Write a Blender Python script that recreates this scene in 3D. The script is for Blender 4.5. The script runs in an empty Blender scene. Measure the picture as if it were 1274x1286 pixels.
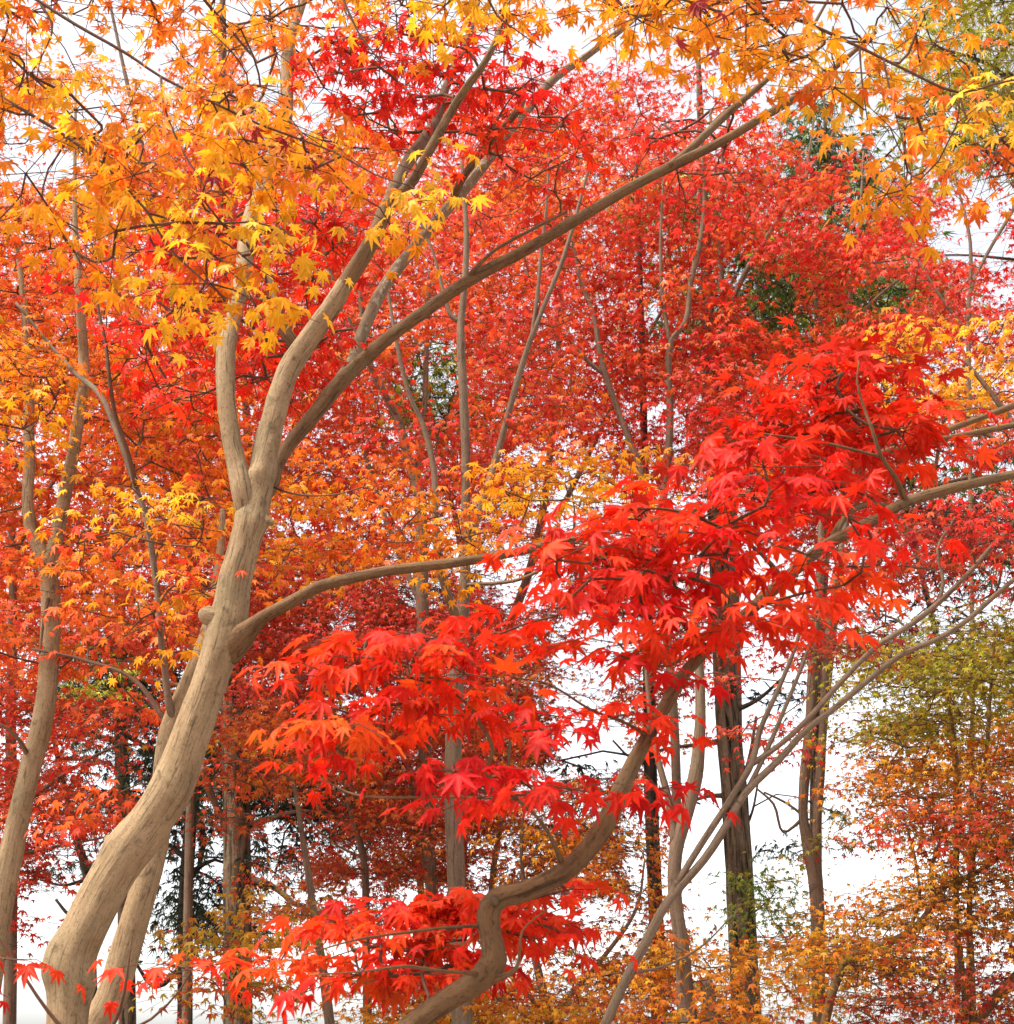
import bpy, math, random
import numpy as np
from mathutils import Vector, Matrix, noise as mnoise

random.seed(7)
RNG = np.random.default_rng(7)
SC = bpy.context.scene
COL = SC.collection

# ------------------------------------------------------------------ camera
FPX, CX, CY = 1700.0, 637.0, 643.0          # focal length and centre in photo pixels (1274 x 1286)
CAMZ, PITCH = 1.6, math.radians(21)
cam_d = bpy.data.cameras.new('camera')
cam_d.sensor_fit = 'HORIZONTAL'
cam_d.sensor_width = 36.0
cam_d.lens = 36.0 * FPX / 1274.0
cam_d.clip_start, cam_d.clip_end = 0.05, 2000
cam_d.dof.use_dof = True
cam_d.dof.focus_distance = 5.2
cam_d.dof.aperture_fstop = 11.0
cam = bpy.data.objects.new('camera', cam_d)
COL.objects.link(cam)
cam.location = (0, 0, CAMZ)
cam.rotation_euler = (math.pi / 2 + PITCH, 0, 0)
SC.camera = cam

# ------------------------------------------------------------------ sky, sun, exposure
SUN_EL, SUN_AZ = math.radians(60), math.radians(248)    # azimuth clockwise from +Y: behind the camera, to the left
w = bpy.data.worlds.new('World')
SC.world = w
w.use_nodes = True
nt = w.node_tree
bg = nt.nodes['Background']
sky = nt.nodes.new('ShaderNodeTexSky')
sky.sky_type = 'NISHITA'
sky.sun_disc = False
sky.sun_elevation = SUN_EL
sky.sun_rotation = SUN_AZ
sky.dust_density = 1.5
sky.air_density = 1.0
sky.ozone_density = 1.0
hs = nt.nodes.new('ShaderNodeHueSaturation')
hs.inputs['Saturation'].default_value = 0.22            # thin bright overcast: the blue is mostly gone
nt.links.new(sky.outputs[0], hs.inputs['Color'])
nt.links.new(hs.outputs[0], bg.inputs['Color'])
bg.inputs['Strength'].default_value = 0.11
sun_d = bpy.data.lights.new('sun', 'SUN')
sun_d.energy = 2.5
sun_d.angle = math.radians(12)
sun_d.color = (1.0, 0.93, 0.82)
sun = bpy.data.objects.new('sun', sun_d)
COL.objects.link(sun)
sdir = Vector((math.sin(SUN_AZ) * math.cos(SUN_EL), math.cos(SUN_AZ) * math.cos(SUN_EL), math.sin(SUN_EL)))
sun.rotation_euler = sdir.to_track_quat('Z', 'Y').to_euler()
sun.location = sdir * 50
SC.view_settings.view_transform = 'Standard'
SC.view_settings.look = 'None'
SC.view_settings.gamma = 1.0
SC.view_settings.exposure = 1.85
SC.view_settings.use_curve_mapping = False
cy = SC.cycles
cy.max_bounces = 5
cy.diffuse_bounces = 3
cy.glossy_bounces = 2
cy.transmission_bounces = 3
cy.transparent_max_bounces = 4
cy.use_denoising = True
cy.sample_clamp_indirect = 6.0

# ------------------------------------------------------------------ pixel <-> world
FWD = np.array([0, math.cos(PITCH), math.sin(PITCH)])
UPV = np.array([0, -math.sin(PITCH), math.cos(PITCH)])
RGT = np.array([1.0, 0, 0])
CAM = np.array([0, 0, CAMZ])

def at(px, py, Y):
    """world point seen at photo pixel (px, py) standing Y metres ahead"""
    d = RGT * ((px - CX) / FPX) - UPV * ((py - CY) / FPX) + FWD
    return CAM + d * (Y / d[1])

def depth(p):
    return float(np.dot(np.asarray(p) - CAM, FWD))

def project(P):
    Q = P - CAM
    z = np.maximum(Q @ FWD, 0.05)
    return CX + FPX * (Q @ RGT) / z, CY - FPX * (Q @ UPV) / z

# ------------------------------------------------------------------ materials
def lin(c):
    c = np.asarray(c, float) / 255.0
    return np.where(c <= 0.04045, c / 12.92, ((c + 0.055) / 1.055) ** 2.4)

def new_mat(name):
    m = bpy.data.materials.new(name)
    m.use_nodes = True
    n = m.node_tree
    for x in list(n.nodes):
        n.nodes.remove(x)
    return m, n

def leaf_mat(name, trans=0.48, rough=0.55, spec=0.2):
    m, n = new_mat(name)
    out = n.nodes.new('ShaderNodeOutputMaterial')
    a = n.nodes.new('ShaderNodeAttribute'); a.attribute_name = 'tint'
    tex = n.nodes.new('ShaderNodeTexNoise'); tex.inputs['Scale'].default_value = 55; tex.inputs['Detail'].default_value = 2
    geo = n.nodes.new('ShaderNodeNewGeometry')
    n.links.new(geo.outputs['Position'], tex.inputs['Vector'])
    mr = n.nodes.new('ShaderNodeMapRange')
    mr.inputs['From Min'].default_value = 0.3; mr.inputs['From Max'].default_value = 0.7
    mr.inputs['To Min'].default_value = 0.84; mr.inputs['To Max'].default_value = 1.1
    n.links.new(tex.outputs['Fac'], mr.inputs['Value'])
    mul = n.nodes.new('ShaderNodeVectorMath'); mul.operation = 'SCALE'
    n.links.new(a.outputs['Color'], mul.inputs[0]); n.links.new(mr.outputs[0], mul.inputs['Scale'])
    p = n.nodes.new('ShaderNodeBsdfPrincipled')
    p.inputs['Roughness'].default_value = rough
    p.inputs['Specular IOR Level'].default_value = spec
    n.links.new(mul.outputs[0], p.inputs['Base Color'])
    t = n.nodes.new('ShaderNodeBsdfTranslucent')
    n.links.new(mul.outputs[0], t.inputs['Color'])
    mx = n.nodes.new('ShaderNodeMixShader'); mx.inputs['Fac'].default_value = trans
    n.links.new(p.outputs[0], mx.inputs[1]); n.links.new(t.outputs[0], mx.inputs[2])
    n.links.new(mx.outputs[0], out.inputs['Surface'])
    return m

def bark_mat(name, c_dark, c_mid, c_light, furrow=False, lichen=0.0, bump=0.35, fine=55.0):
    """bark runs along the stem: attribute 'bk' is (r cos, r sin, length along the stem)"""
    m, n = new_mat(name)
    out = n.nodes.new('ShaderNodeOutputMaterial')
    p = n.nodes.new('ShaderNodeBsdfPrincipled')
    p.inputs['Roughness'].default_value = 0.85
    p.inputs['Specular IOR Level'].default_value = 0.15
    a = n.nodes.new('ShaderNodeAttribute'); a.attribute_name = 'bk'
    def nz(scale, stretch, detail=4.0, rough=0.6, dist=0.0):
        mp = n.nodes.new('ShaderNodeMapping'); mp.inputs['Scale'].default_value = stretch
        n.links.new(a.outputs['Vector'], mp.inputs['Vector'])
        t = n.nodes.new('ShaderNodeTexNoise')
        t.inputs['Scale'].default_value = scale; t.inputs['Detail'].default_value = detail
        t.inputs['Roughness'].default_value = rough; t.inputs['Distortion'].default_value = dist
        n.links.new(mp.outputs[0], t.inputs['Vector'])
        return t.outputs['Fac']
    def rng(v, a0, a1, b0, b1):
        r = n.nodes.new('ShaderNodeMapRange')
        r.inputs['From Min'].default_value = a0; r.inputs['From Max'].default_value = a1
        r.inputs['To Min'].default_value = b0; r.inputs['To Max'].default_value = b1
        n.links.new(v, r.inputs['Value'])
        return r.outputs[0]
    def mixc(fac, c1, c2):
        x = n.nodes.new('ShaderNodeMix'); x.data_type = 'RGBA'
        if fac is not None: n.links.new(fac, x.inputs['Factor'])
        for c, s in ((c1, 6), (c2, 7)):
            if hasattr(c, 'links'): n.links.new(c, x.inputs[s])
            else: x.inputs[s].default_value = (*lin(c), 1)
        return x.outputs[2]
    patch = nz(7.0, (1, 1, 0.6), 4, 0.65)
    fib = nz(fine, (1, 1, 0.07 if not furrow else 0.10), 5, 0.65, 0.3)
    ring = nz(9.0, (0.35, 0.35, 9.0), 3, 0.6)
    col = mixc(rng(patch, 0.32, 0.68, 0, 1), c_mid, c_light)
    col = mixc(rng(fib, 0.48 if not furrow else 0.44, 0.70 if not furrow else 0.60, 0, 0.42 if not furrow else 1.0), col, c_dark)
    if not furrow: col = mixc(rng(ring, 0.70, 0.86, 0, 0.25), col, c_dark)
    blotch = nz(16.0, (1, 1, 0.8), 4, 0.7, 0.6)
    if not furrow:
        mott = nz(30.0, (1, 1, 0.5), 5, 0.72, 0.6)
        col = mixc(rng(mott, 0.44, 0.66, 0, 0.5), col, c_light)
        dash = nz(26.0, (0.5, 0.5, 4.5), 3, 0.55)
        col = mixc(rng(dash, 0.68, 0.74, 0, 0.3), col, c_dark)
        fis = nz(95.0, (1, 1, 0.06), 3, 0.6, 0.8)
        col = mixc(rng(fis, 0.56, 0.65, 0, 0.62), col, c_dark)
        moss = nz(3.5, (1, 1, 0.8), 4, 0.7)
        col = mixc(rng(moss, 0.52, 0.66, 0, 0.35), col, (104, 98, 74))
        pore = nz(170.0, (1, 1, 0.5), 2, 0.6)
        col = mixc(rng(pore, 0.54, 0.72, 0, 0.55), col, c_dark)
    col = mixc(rng(blotch, 0.58, 0.70, 0, 0.6), col, c_dark)
    if lichen:
        li = nz(30.0, (1, 1, 0.7), 4, 0.7)
        col = mixc(rng(li, 0.60 - 0.08 * lichen, 0.66 - 0.05 * lichen, 0, 0.5), col, (168, 164, 144))
    n.links.new(col, p.inputs['Base Color'])
    add = n.nodes.new('ShaderNodeMath'); add.operation = 'MULTIPLY_ADD'
    n.links.new(fib, add.inputs[0]); add.inputs[1].default_value = -1.2
    rs = n.nodes.new('ShaderNodeMath'); rs.operation = 'MULTIPLY_ADD'; rs.inputs[1].default_value = 0.15
    n.links.new(ring, rs.inputs[0])
    n.links.new(patch if furrow else mott, rs.inputs[2])
    n.links.new(rs.outputs[0], add.inputs[2])
    b = n.nodes.new('ShaderNodeBump')
    b.inputs['Strength'].default_value = bump
    b.inputs['Distance'].default_value = 0.008 if not furrow else 0.05
    n.links.new(add.outputs[0], b.inputs['Height'])
    n.links.new(b.outputs[0], p.inputs['Normal'])
    n.links.new(p.outputs[0], out.inputs['Surface'])
    return m

LEAF = leaf_mat('maple_leaf')
NEEDLE = leaf_mat('evergreen_leaf', 0.2, 0.45, 0.3)
BARK = {
    'pale': bark_mat('pale_maple_bark', (54, 41, 28), (128, 103, 74), (154, 130, 99), bump=0.5),
    'lichen': bark_mat('lichened_maple_bark', (58, 45, 34), (108, 87, 66), (134, 112, 88), lichen=0.45),
    'brown': bark_mat('brown_maple_bark', (40, 26, 17), (90, 66, 43), (118, 90, 62), bump=0.5),
    'grey': bark_mat('grey_maple_bark', (54, 41, 33), (100, 80, 64), (122, 101, 82), fine=40),
    'cedar': bark_mat('furrowed_cedar_bark', (26, 20, 14), (92, 76, 58), (122, 104, 82), furrow=True, bump=0.9, fine=22),
    'dark': bark_mat('dark_evergreen_bark', (26, 21, 18), (56, 46, 38), (72, 60, 50), furrow=True, bump=0.8, fine=22),
    'twig': bark_mat('dark_twig_bark', (46, 30, 24), (84, 58, 44), (104, 74, 56), fine=120),
}

# ------------------------------------------------------------------ sky gaps in the canopy (photo pixels: x, y, rx, ry, strength)
GAPS = np.array([
    (130, 30, 60, 30, .9), (70, 70, 40, 25, .7), (175, 80, 40, 30, .8), (335, 85, 28, 40, .95), (290, 15, 60, 20, .8), (45, 205, 60, 30, .8),
    (30, 160, 35, 25, .7), (115, 135, 40, 30, .85), (390, 145, 22, 25, .9), (440, 110, 18, 20, .7), (475, 20, 50, 16, .7), (480, 60, 30, 18, .5),
    (400, 105, 20, 25, .6), (560, 15, 30, 14, .5), (700, 5, 40, 10, .5), (240, 55, 30, 20, .6), (225, 100, 30, 15, .5), (20, 20, 15, 15, .3),
    (1080, 30, 32, 26, .85), (1112, 20, 30, 24, .85), (1130, 62, 20, 20, .8), (1000, 30, 16, 12, .8), (1050, 62, 26, 18, .7), (1104, 155, 26, 42, .95),
    (1115, 195, 18, 22, .9), (1250, 235, 36, 22, .9), (1212, 300, 46, 30, .95), (1256, 325, 22, 25, .8), (1270, 362, 16, 16, .8), (1052, 155, 10, 12, .8),
    (990, 215, 10, 8, .8), (930, 347, 14, 16, .85), (905, 340, 10, 10, .7), (895, 390, 10, 8, .6), (1195, 175, 24, 14, .6), (1140, 205, 20, 12, .7),
    (545, 495, 14, 14, .8), (522, 490, 12, 12, .7), (745, 500, 8, 8, .7), (700, 435, 10, 8, .7), (664, 502, 8, 8, .8), (985, 465, 22, 16, .7),
    (860, 420, 10, 8, .5), (700, 640, 40, 30, .6), (660, 722, 60, 42, .8), (680, 620, 30, 14, .6), (770, 640, 20, 20, .5), (735, 600, 20, 10, .5),
    (1190, 775, 90, 34, .75), (1110, 770, 40, 30, .6), (1080, 770, 20, 20, .5), (1250, 720, 30, 20, .5), (750, 815, 60, 50, .8), (440, 890, 42, 20, .7),
    (432, 770, 16, 14, .7), (735, 870, 40, 40, .8), (742, 935, 46, 52, .95), (716, 965, 20, 30, .5), (804, 1060, 22, 74, 1.0), (832, 965, 16, 26, .7),
    (800, 850, 16, 30, .6), (130, 975, 24, 16, .8), (280, 1050, 26, 56, 1.0), (205, 1180, 24, 90, 1.0), (100, 1090, 44, 34, .85), (60, 1140, 44, 34, .85),
    (38, 1245, 46, 50, 1.0), (205, 1235, 50, 50, .95), (268, 1240, 22, 50, .85), (335, 1060, 30, 50, .8), (352, 1105, 30, 30, .7), (395, 1050, 24, 20, .6),
    (970, 1000, 60, 130, 1.0), (888, 1090, 24, 130, 1.0), (965, 1130, 26, 60, .9), (1058, 940, 26, 70, .95), (1062, 1010, 26, 40, .9), (1080, 1105, 50, 20, .85), (868, 1000, 22, 60, .8),
    (1110, 875, 34, 24, .8), (965, 1235, 36, 50, .85), (985, 880, 50, 40, .85), (1150, 1088, 44, 14, .7), (1230, 1100, 34, 40, .45), (1236, 1225, 40, 40, .5),
    (1080, 1250, 36, 36, .6), (682, 1150, 44, 34, .8), (700, 1205, 56, 44, .7), (755, 1165, 60, 44, .85), (460, 1110, 22, 16, .8),
    (450, 1075, 18, 16, .8), (520, 1112, 20, 18, .7), (605, 1090, 18, 18, .6), (640, 1065, 16, 24, .6), (430, 780, 20, 14, .6), (1000, 960, 90, 90, .9), (150, 1265, 40, 30, .7),
    (905, 1220, 16, 40, .8), (1100, 1130, 40, 20, .6), (810, 790, 24, 16, .5), (690, 880, 20, 20, .5), (930, 800, 30, 16, .4), (1040, 790, 24, 14, .5),
], float)

# places where the maples open and evergreens show behind
GREENS = np.array([(548, 470, 30, 52, .9), (1030, 168, 26, 44, .85), (1086, 240, 26, 36, .8), (968, 378, 32, 36, .85), (930, 335, 18, 20, .7), (1110, 372, 44, 22, .8), (1062, 275, 36, 22, .75),
                   (850, 545, 14, 32, .8), (822, 402, 14, 26, .8), (195, 625, 44, 32, .85), (1210, 585, 56, 34, .8), (1240, 690, 50, 26, .7), (712, 1000, 66, 46, .75), (530, 745, 36, 20, .8), (110, 850, 60, 26, .85),
                   (880, 250, 14, 14, .6), (1010, 400, 18, 18, .6), (660, 570, 24, 14, .7), (740, 290, 12, 12, .6), (400, 1010, 50, 36, .7), (180, 930, 60, 60, .6), (820, 520, 12, 12, .6), (345, 960, 30, 24, .5)], float)

def gap_at(px, py, rear=False):
    g = np.zeros(len(px))
    for x, y, rx, ry, s in (np.vstack([GAPS, GREENS]) if rear else GAPS):
        q = ((px - x) / rx) ** 2 + ((py - y) / ry) ** 2
        g = np.maximum(g, s * np.clip((1.3 - q) / 0.6, 0, 1))
    return g

# ------------------------------------------------------------------ leaf templates
def star(lobes, sinus, shoulder=None, width=0.13):
    """palmate leaf in XY, tip along +Y, petiole end at the origin; returns verts (x,y,zfold) and triangle list"""
    pts = []
    k = len(lobes)
    for i, (ang, ln) in enumerate(lobes):
        a = math.radians(ang)
        d = np.array([math.sin(a), math.cos(a)]); s = np.array([math.cos(a), -math.sin(a)])
        if shoulder:
            pts.append((*(d * ln * shoulder - s * width * ln), 0.0))
        pts.append((*(d * ln), -0.10))
        if shoulder:
            pts.append((*(d * ln * shoulder + s * width * ln), 0.0))
        a2 = lobes[(i + 1) % k][0] + (360 if i == k - 1 else 0)
        am = math.radians((ang + a2) / 2)
        sn = sinus if i < k - 1 else 0.06
        pts.append((math.sin(am) * sn, math.cos(am) * sn, 0.05))
    pts = np.array([(0, 0, 0.02)] + pts)
    m = len(pts) - 1
    tris = [(0, 1 + i, 1 + (i + 1) % m) for i in range(m)]
    return pts, np.array(tris)

L7 = [(-128, .42), (-82, .74), (-40, .93), (0, 1.0), (40, .93), (82, .74), (128, .42)]
L5 = [(-108, .62), (-52, .90), (0, 1.0), (52, .90), (108, .62)]
LN = [(-64, .60), (-30, .85), (0, 1.0), (30, .85), (64, .60)]
TPL = {'near': star(L7, 0.38, 0.5, 0.14), 'mid': star(L7, 0.36), 'far': star(L5, 0.36), 'needle': star(LN, 0.16)}

def link_mesh(name, V, F, mats, parent=None, loc=None, attr=None, smooth=True):
    me = bpy.data.meshes.new(name)
    V = np.asarray(V, np.float32)
    F = np.asarray(F, np.int32)
    k = F.shape[1]
    me.vertices.add(len(V)); me.vertices.foreach_set('co', V.ravel())
    me.loops.add(F.size); me.loops.foreach_set('vertex_index', F.ravel())
    me.polygons.add(len(F)); me.polygons.foreach_set('loop_start', np.arange(0, F.size, k, dtype=np.int32))
    if attr is not None:
        for nm, (typ, data) in attr.items():
            at_ = me.attributes.new(nm, typ, 'POINT')
            at_.data.foreach_set('color' if typ == 'FLOAT_COLOR' else 'vector', np.asarray(data, np.float32).ravel())
    me.update(calc_edges=True)
    me.polygons.foreach_set('use_smooth', np.full(len(F), smooth))
    me.materials.append(mats)
    o = bpy.data.objects.new(name, me)
    COL.objects.link(o)
    if parent is not None:
        o.parent = parent
    return o

def norm(a):
    return a / np.maximum(np.linalg.norm(a, axis=-1, keepdims=True), 1e-9)

def leaves_mesh(pos, tip, nor, size, tint, kind):
    T, tris = TPL[kind]
    N = len(pos)
    t = norm(tip); n_ = norm(nor - (nor * t).sum(1, keepdims=True) * t); b = np.cross(t, n_)
    curl = RNG.uniform(-0.1, 0.85, N)[:, None]
    fold = RNG.uniform(0.2, 2.2, N)[:, None]
    wid = RNG.uniform(0.82, 1.12, N)[:, None]
    x = np.broadcast_to(T[:, 0], (N, len(T))) * wid; y = np.broadcast_to(T[:, 1], (N, len(T))); z = np.broadcast_to(T[:, 2], (N, len(T)))
    # each lobe a little longer or shorter, bent along its length
    j = 1 + RNG.normal(0, 0.07, x.shape); x = x * j; y = y * j
    rr = x * x + y * y
    z = z * fold - curl * rr * 0.55 + RNG.normal(0, 0.035, x.shape) * rr
    s = size[:, None]
    V = pos[:, None, :] + (x * s)[..., None] * b[:, None, :] + (y * s)[..., None] * t[:, None, :] + (z * s)[..., None] * n_[:, None, :]
    F = (tris[None] + (np.arange(N) * len(T))[:, None, None]).reshape(-1, 3)
    C = np.ones((N, len(T), 4))
    tipf = (np.hypot(T[:, 0], T[:, 1]) > 0.5)[None, :, None]
    dry = RNG.uniform(0.62, 1.06, (N, 1, 1)) * RNG.uniform(0.85, 1.1, (N, len(T), 1))      # lobe ends drying darker on some leaves
    C[..., :3] = np.clip(tint[:, None, :] * np.where(tipf, np.minimum(dry, 1.05), 1.06), 0, 0.97)
    return V.reshape(-1, 3), F, C.reshape(-1, 4)

# ------------------------------------------------------------------ stems
def catmull(P, step):
    """P rows: x y z r -> resampled rows"""
    P = np.asarray(P, float)
    Q = np.vstack([2 * P[0] - P[1], P, 2 * P[-1] - P[-2]])
    Q[0, 3], Q[-1, 3] = P[0, 3], P[-1, 3]
    out = []
    for i in range(1, len(Q) - 2):
        p0, p1, p2, p3 = Q[i - 1], Q[i], Q[i + 1], Q[i + 2]
        d = [max(np.linalg.norm(q[:3] - p[:3]) ** 0.5, 1e-4) for p, q in ((p0, p1), (p1, p2), (p2, p3))]
        t0 = 0; t1 = d[0]; t2 = t1 + d[1]; t3 = t2 + d[2]
        n = max(2, int(math.ceil(np.linalg.norm(p2[:3] - p1[:3]) / step)))
        for k in range(n):
            t = t1 + (t2 - t1) * k / n
            A1 = (t1 - t) / (t1 - t0) * p0 + (t - t0) / (t1 - t0) * p1
            A2 = (t2 - t) / (t2 - t1) * p1 + (t - t1) / (t2 - t1) * p2
            A3 = (t3 - t) / (t3 - t2) * p2 + (t - t2) / (t3 - t2) * p3
            B1 = (t2 - t) / (t2 - t0) * A1 + (t - t0) / (t2 - t0) * A2
            B2 = (t3 - t) / (t3 - t1) * A2 + (t - t1) / (t3 - t1) * A3
            out.append((t2 - t) / (t2 - t1) * B1 + (t - t1) / (t2 - t1) * B2)
    out.append(Q[-2])
    out = np.array(out)
    out[:, 3] = np.maximum(out[:, 3], 0.0012)
    return out

def tube(S, sides, rough=0.06, bumps=(), seed=0.0, gnarl=1.0):
    """solid stem along S (x y z r) with uneven girth; bumps: (point, height, spread) swellings towards a point"""
    n = len(S)
    C = S[:, :3]
    T = norm(np.gradient(C, axis=0))
    u = np.cross(T[0], [0, 0, 1.0] if abs(T[0][2]) < 0.9 else [1.0, 0, 0]); u /= np.linalg.norm(u)
    seglen = np.concatenate([[0], np.cumsum(np.linalg.norm(np.diff(C, axis=0), axis=1))])
    th = np.arange(sides) * 2 * math.pi / sides
    V = np.zeros((n, sides, 3)); B = np.zeros((n, sides, 3))
    for i in range(n):
        u = u - np.dot(u, T[i]) * T[i]; u /= np.linalg.norm(u)
        v = np.cross(T[i], u)
        r = S[i, 3]
        dirs = np.cos(th)[:, None] * u + np.sin(th)[:, None] * v
        rad = np.empty(sides)
        for k in range(sides):
            q = Vector((math.cos(th[k]) * 0.9, math.sin(th[k]) * 0.9, seglen[i] / max(r, 0.02) * 0.22)) + Vector((seed, seed * 1.7, seed * 0.3))
            g = mnoise.noise(q) * 0.7 + mnoise.noise(q * 2.3) * 0.35 + mnoise.noise(Vector((q.x * 3.2, q.y * 3.2, q.z * 0.8))) * 0.30
            rad[k] = r * (1 + rough * gnarl * g)
        V[i] = C[i] + dirs * rad[:, None]
        B[i, :, 0] = np.cos(th) * max(r, 0.01) + seed; B[i, :, 1] = np.sin(th) * max(r, 0.01); B[i, :, 2] = seglen[i]
        for (bp, h, sp) in bumps:
            d2 = ((V[i] - bp) ** 2).sum(1)
            V[i] += dirs * (h * np.exp(-d2 / (2 * sp * sp)))[:, None]
    V = V.reshape(-1, 3); B = B.reshape(-1, 3)
    i = np.arange(n - 1)[:, None] * sides; k = np.arange(sides)[None]; k2 = (k + 1) % sides
    F = np.stack([i + k, i + k2, i + sides + k2, i + sides + k], -1).reshape(-1, 4)
    # rounded ends
    for end, sg in ((0, -1), (n - 1, 1)):
        c = C[end] + T[end] * sg * S[end, 3] * 0.45
        ci = len(V); V = np.vstack([V, c]); B = np.vstack([B, [seed, 0, seglen[end]]])
        e = end * sides + np.arange(sides); e2 = end * sides + (np.arange(sides) + 1) % sides
        q = np.stack([e, e2, np.full(sides, ci), np.full(sides, ci)], -1)
        if sg < 0: q = q[:, ::-1]
        F = np.vstack([F, np.zeros((0, 4), int)])
        capt = np.stack([e, e2, np.full(sides, ci)], -1) if sg > 0 else np.stack([e2, e, np.full(sides, ci)], -1)
        if end == 0: caps = capt
        else: caps = np.vstack([caps, capt])
    F3 = np.vstack([F[:, [0, 1, 2]], F[:, [0, 2, 3]], caps])
    return V, F3, B

class Twigs:
    """growing skeleton of fine wood: nodes with parents, tied to the limbs"""
    def __init__(self):
        self.p = []; self.par = []; self.fix = []
    def add(self, p, par, r=None):
        self.p.append(np.asarray(p, float)); self.par.append(par); self.fix.append(r); return len(self.p) - 1

def pt(q, Y):
    """stem point -> x y z r ; (px, py, width[, dY]) or ('w', x, y, z, r)"""
    if q[0] == 'w':
        return np.array(q[1:5], float)
    yy = Y + (q[3] if len(q) > 3 else 0.0)
    p = at(q[0], q[1], yy)
    return np.array([*p, q[2] * 0.435 * depth(p) / FPX])

PAL = {
    'red_bright': [(238, 54, 22), (232, 40, 20), (242, 76, 28), (220, 34, 22), (240, 64, 30)],
    'red_vermilion': [(242, 80, 26), (240, 62, 24), (246, 104, 34), (232, 50, 24)],
    'red_rose': [(230, 40, 34), (220, 32, 32), (238, 60, 42), (238, 54, 28)],
    'red_mid': [(230, 68, 48), (222, 54, 46), (238, 98, 76), (208, 44, 42), (232, 84, 48), (238, 106, 58), (224, 58, 58)],
    'red_warm': [(236, 92, 44), (226, 74, 40), (240, 120, 48), (216, 62, 38), (242, 136, 50)],
    'red_dark': [(192, 58, 38), (204, 74, 42), (176, 48, 36), (210, 94, 48)],
    'maroon': [(160, 42, 46), (182, 58, 50), (140, 36, 38), (192, 80, 52)],
    'yellow': [(253, 186, 34), (252, 168, 28), (250, 200, 56), (248, 150, 26), (254, 178, 46)],
    'amber': [(252, 156, 34), (248, 134, 36), (252, 176, 42), (242, 114, 36)],
    'orange': [(238, 116, 36), (244, 146, 40), (226, 88, 40), (232, 68, 42), (246, 128, 50)],
    'gold': [(232, 158, 40), (222, 132, 38), (240, 172, 52), (212, 112, 40)],
    'rust': [(212, 104, 44), (196, 84, 42), (222, 124, 48), (188, 70, 42)],
    'olive': [(154, 144, 42), (182, 158, 46), (132, 132, 42), (200, 164, 48)],
    'olive_gold': [(206, 158, 46), (220, 168, 50), (180, 152, 46), (202, 134, 44)],
    'green': [(110, 138, 48), (88, 116, 42), (136, 158, 58), (74, 100, 42)],
    'lime': [(196, 190, 48), (174, 174, 44), (210, 200, 60), (152, 160, 46)],
    'darkgreen': [(46, 62, 38), (36, 50, 32), (60, 78, 42), (30, 42, 30)],
}
for k in PAL: PAL[k] = np.array([lin(c) for c in PAL[k]])

def poly_area(P):
    x, y = P[:, 0], P[:, 1]
    return 0.5 * abs(np.dot(x, np.roll(y, 1)) - np.dot(y, np.roll(x, 1)))

def in_poly(P, x, y):
    ins = False; j = len(P) - 1
    for i in range(len(P)):
        xi, yi = P[i]; xj, yj = P[j]
        if (yi > y) != (yj > y) and x < (xj - xi) * (y - yi) / (yj - yi) + xi: ins = not ins
        j = i
    return ins

COUNT = {'leaves': 0}

def mk_region(poly, Y, pal, size=0.07, kind='mid', cover=1.4, R=0.3, per=20, gap=1.0, droop=(0.75, 0.35), flat=0.22, tilt=0.25, label=None):
    if kind == 'far' and sum(p[1] for p in poly) / len(poly) > 650:      # the low, distant maples carry finer leaves
        size, cover = size * 0.74, cover * 1.55
    return dict(poly=np.array(poly, float), Y=Y, pal=pal, size=size, kind=kind, cover=cover, R=R, per=per, gap=gap,
                droop=droop, flat=flat, tilt=tilt, label=label)

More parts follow.
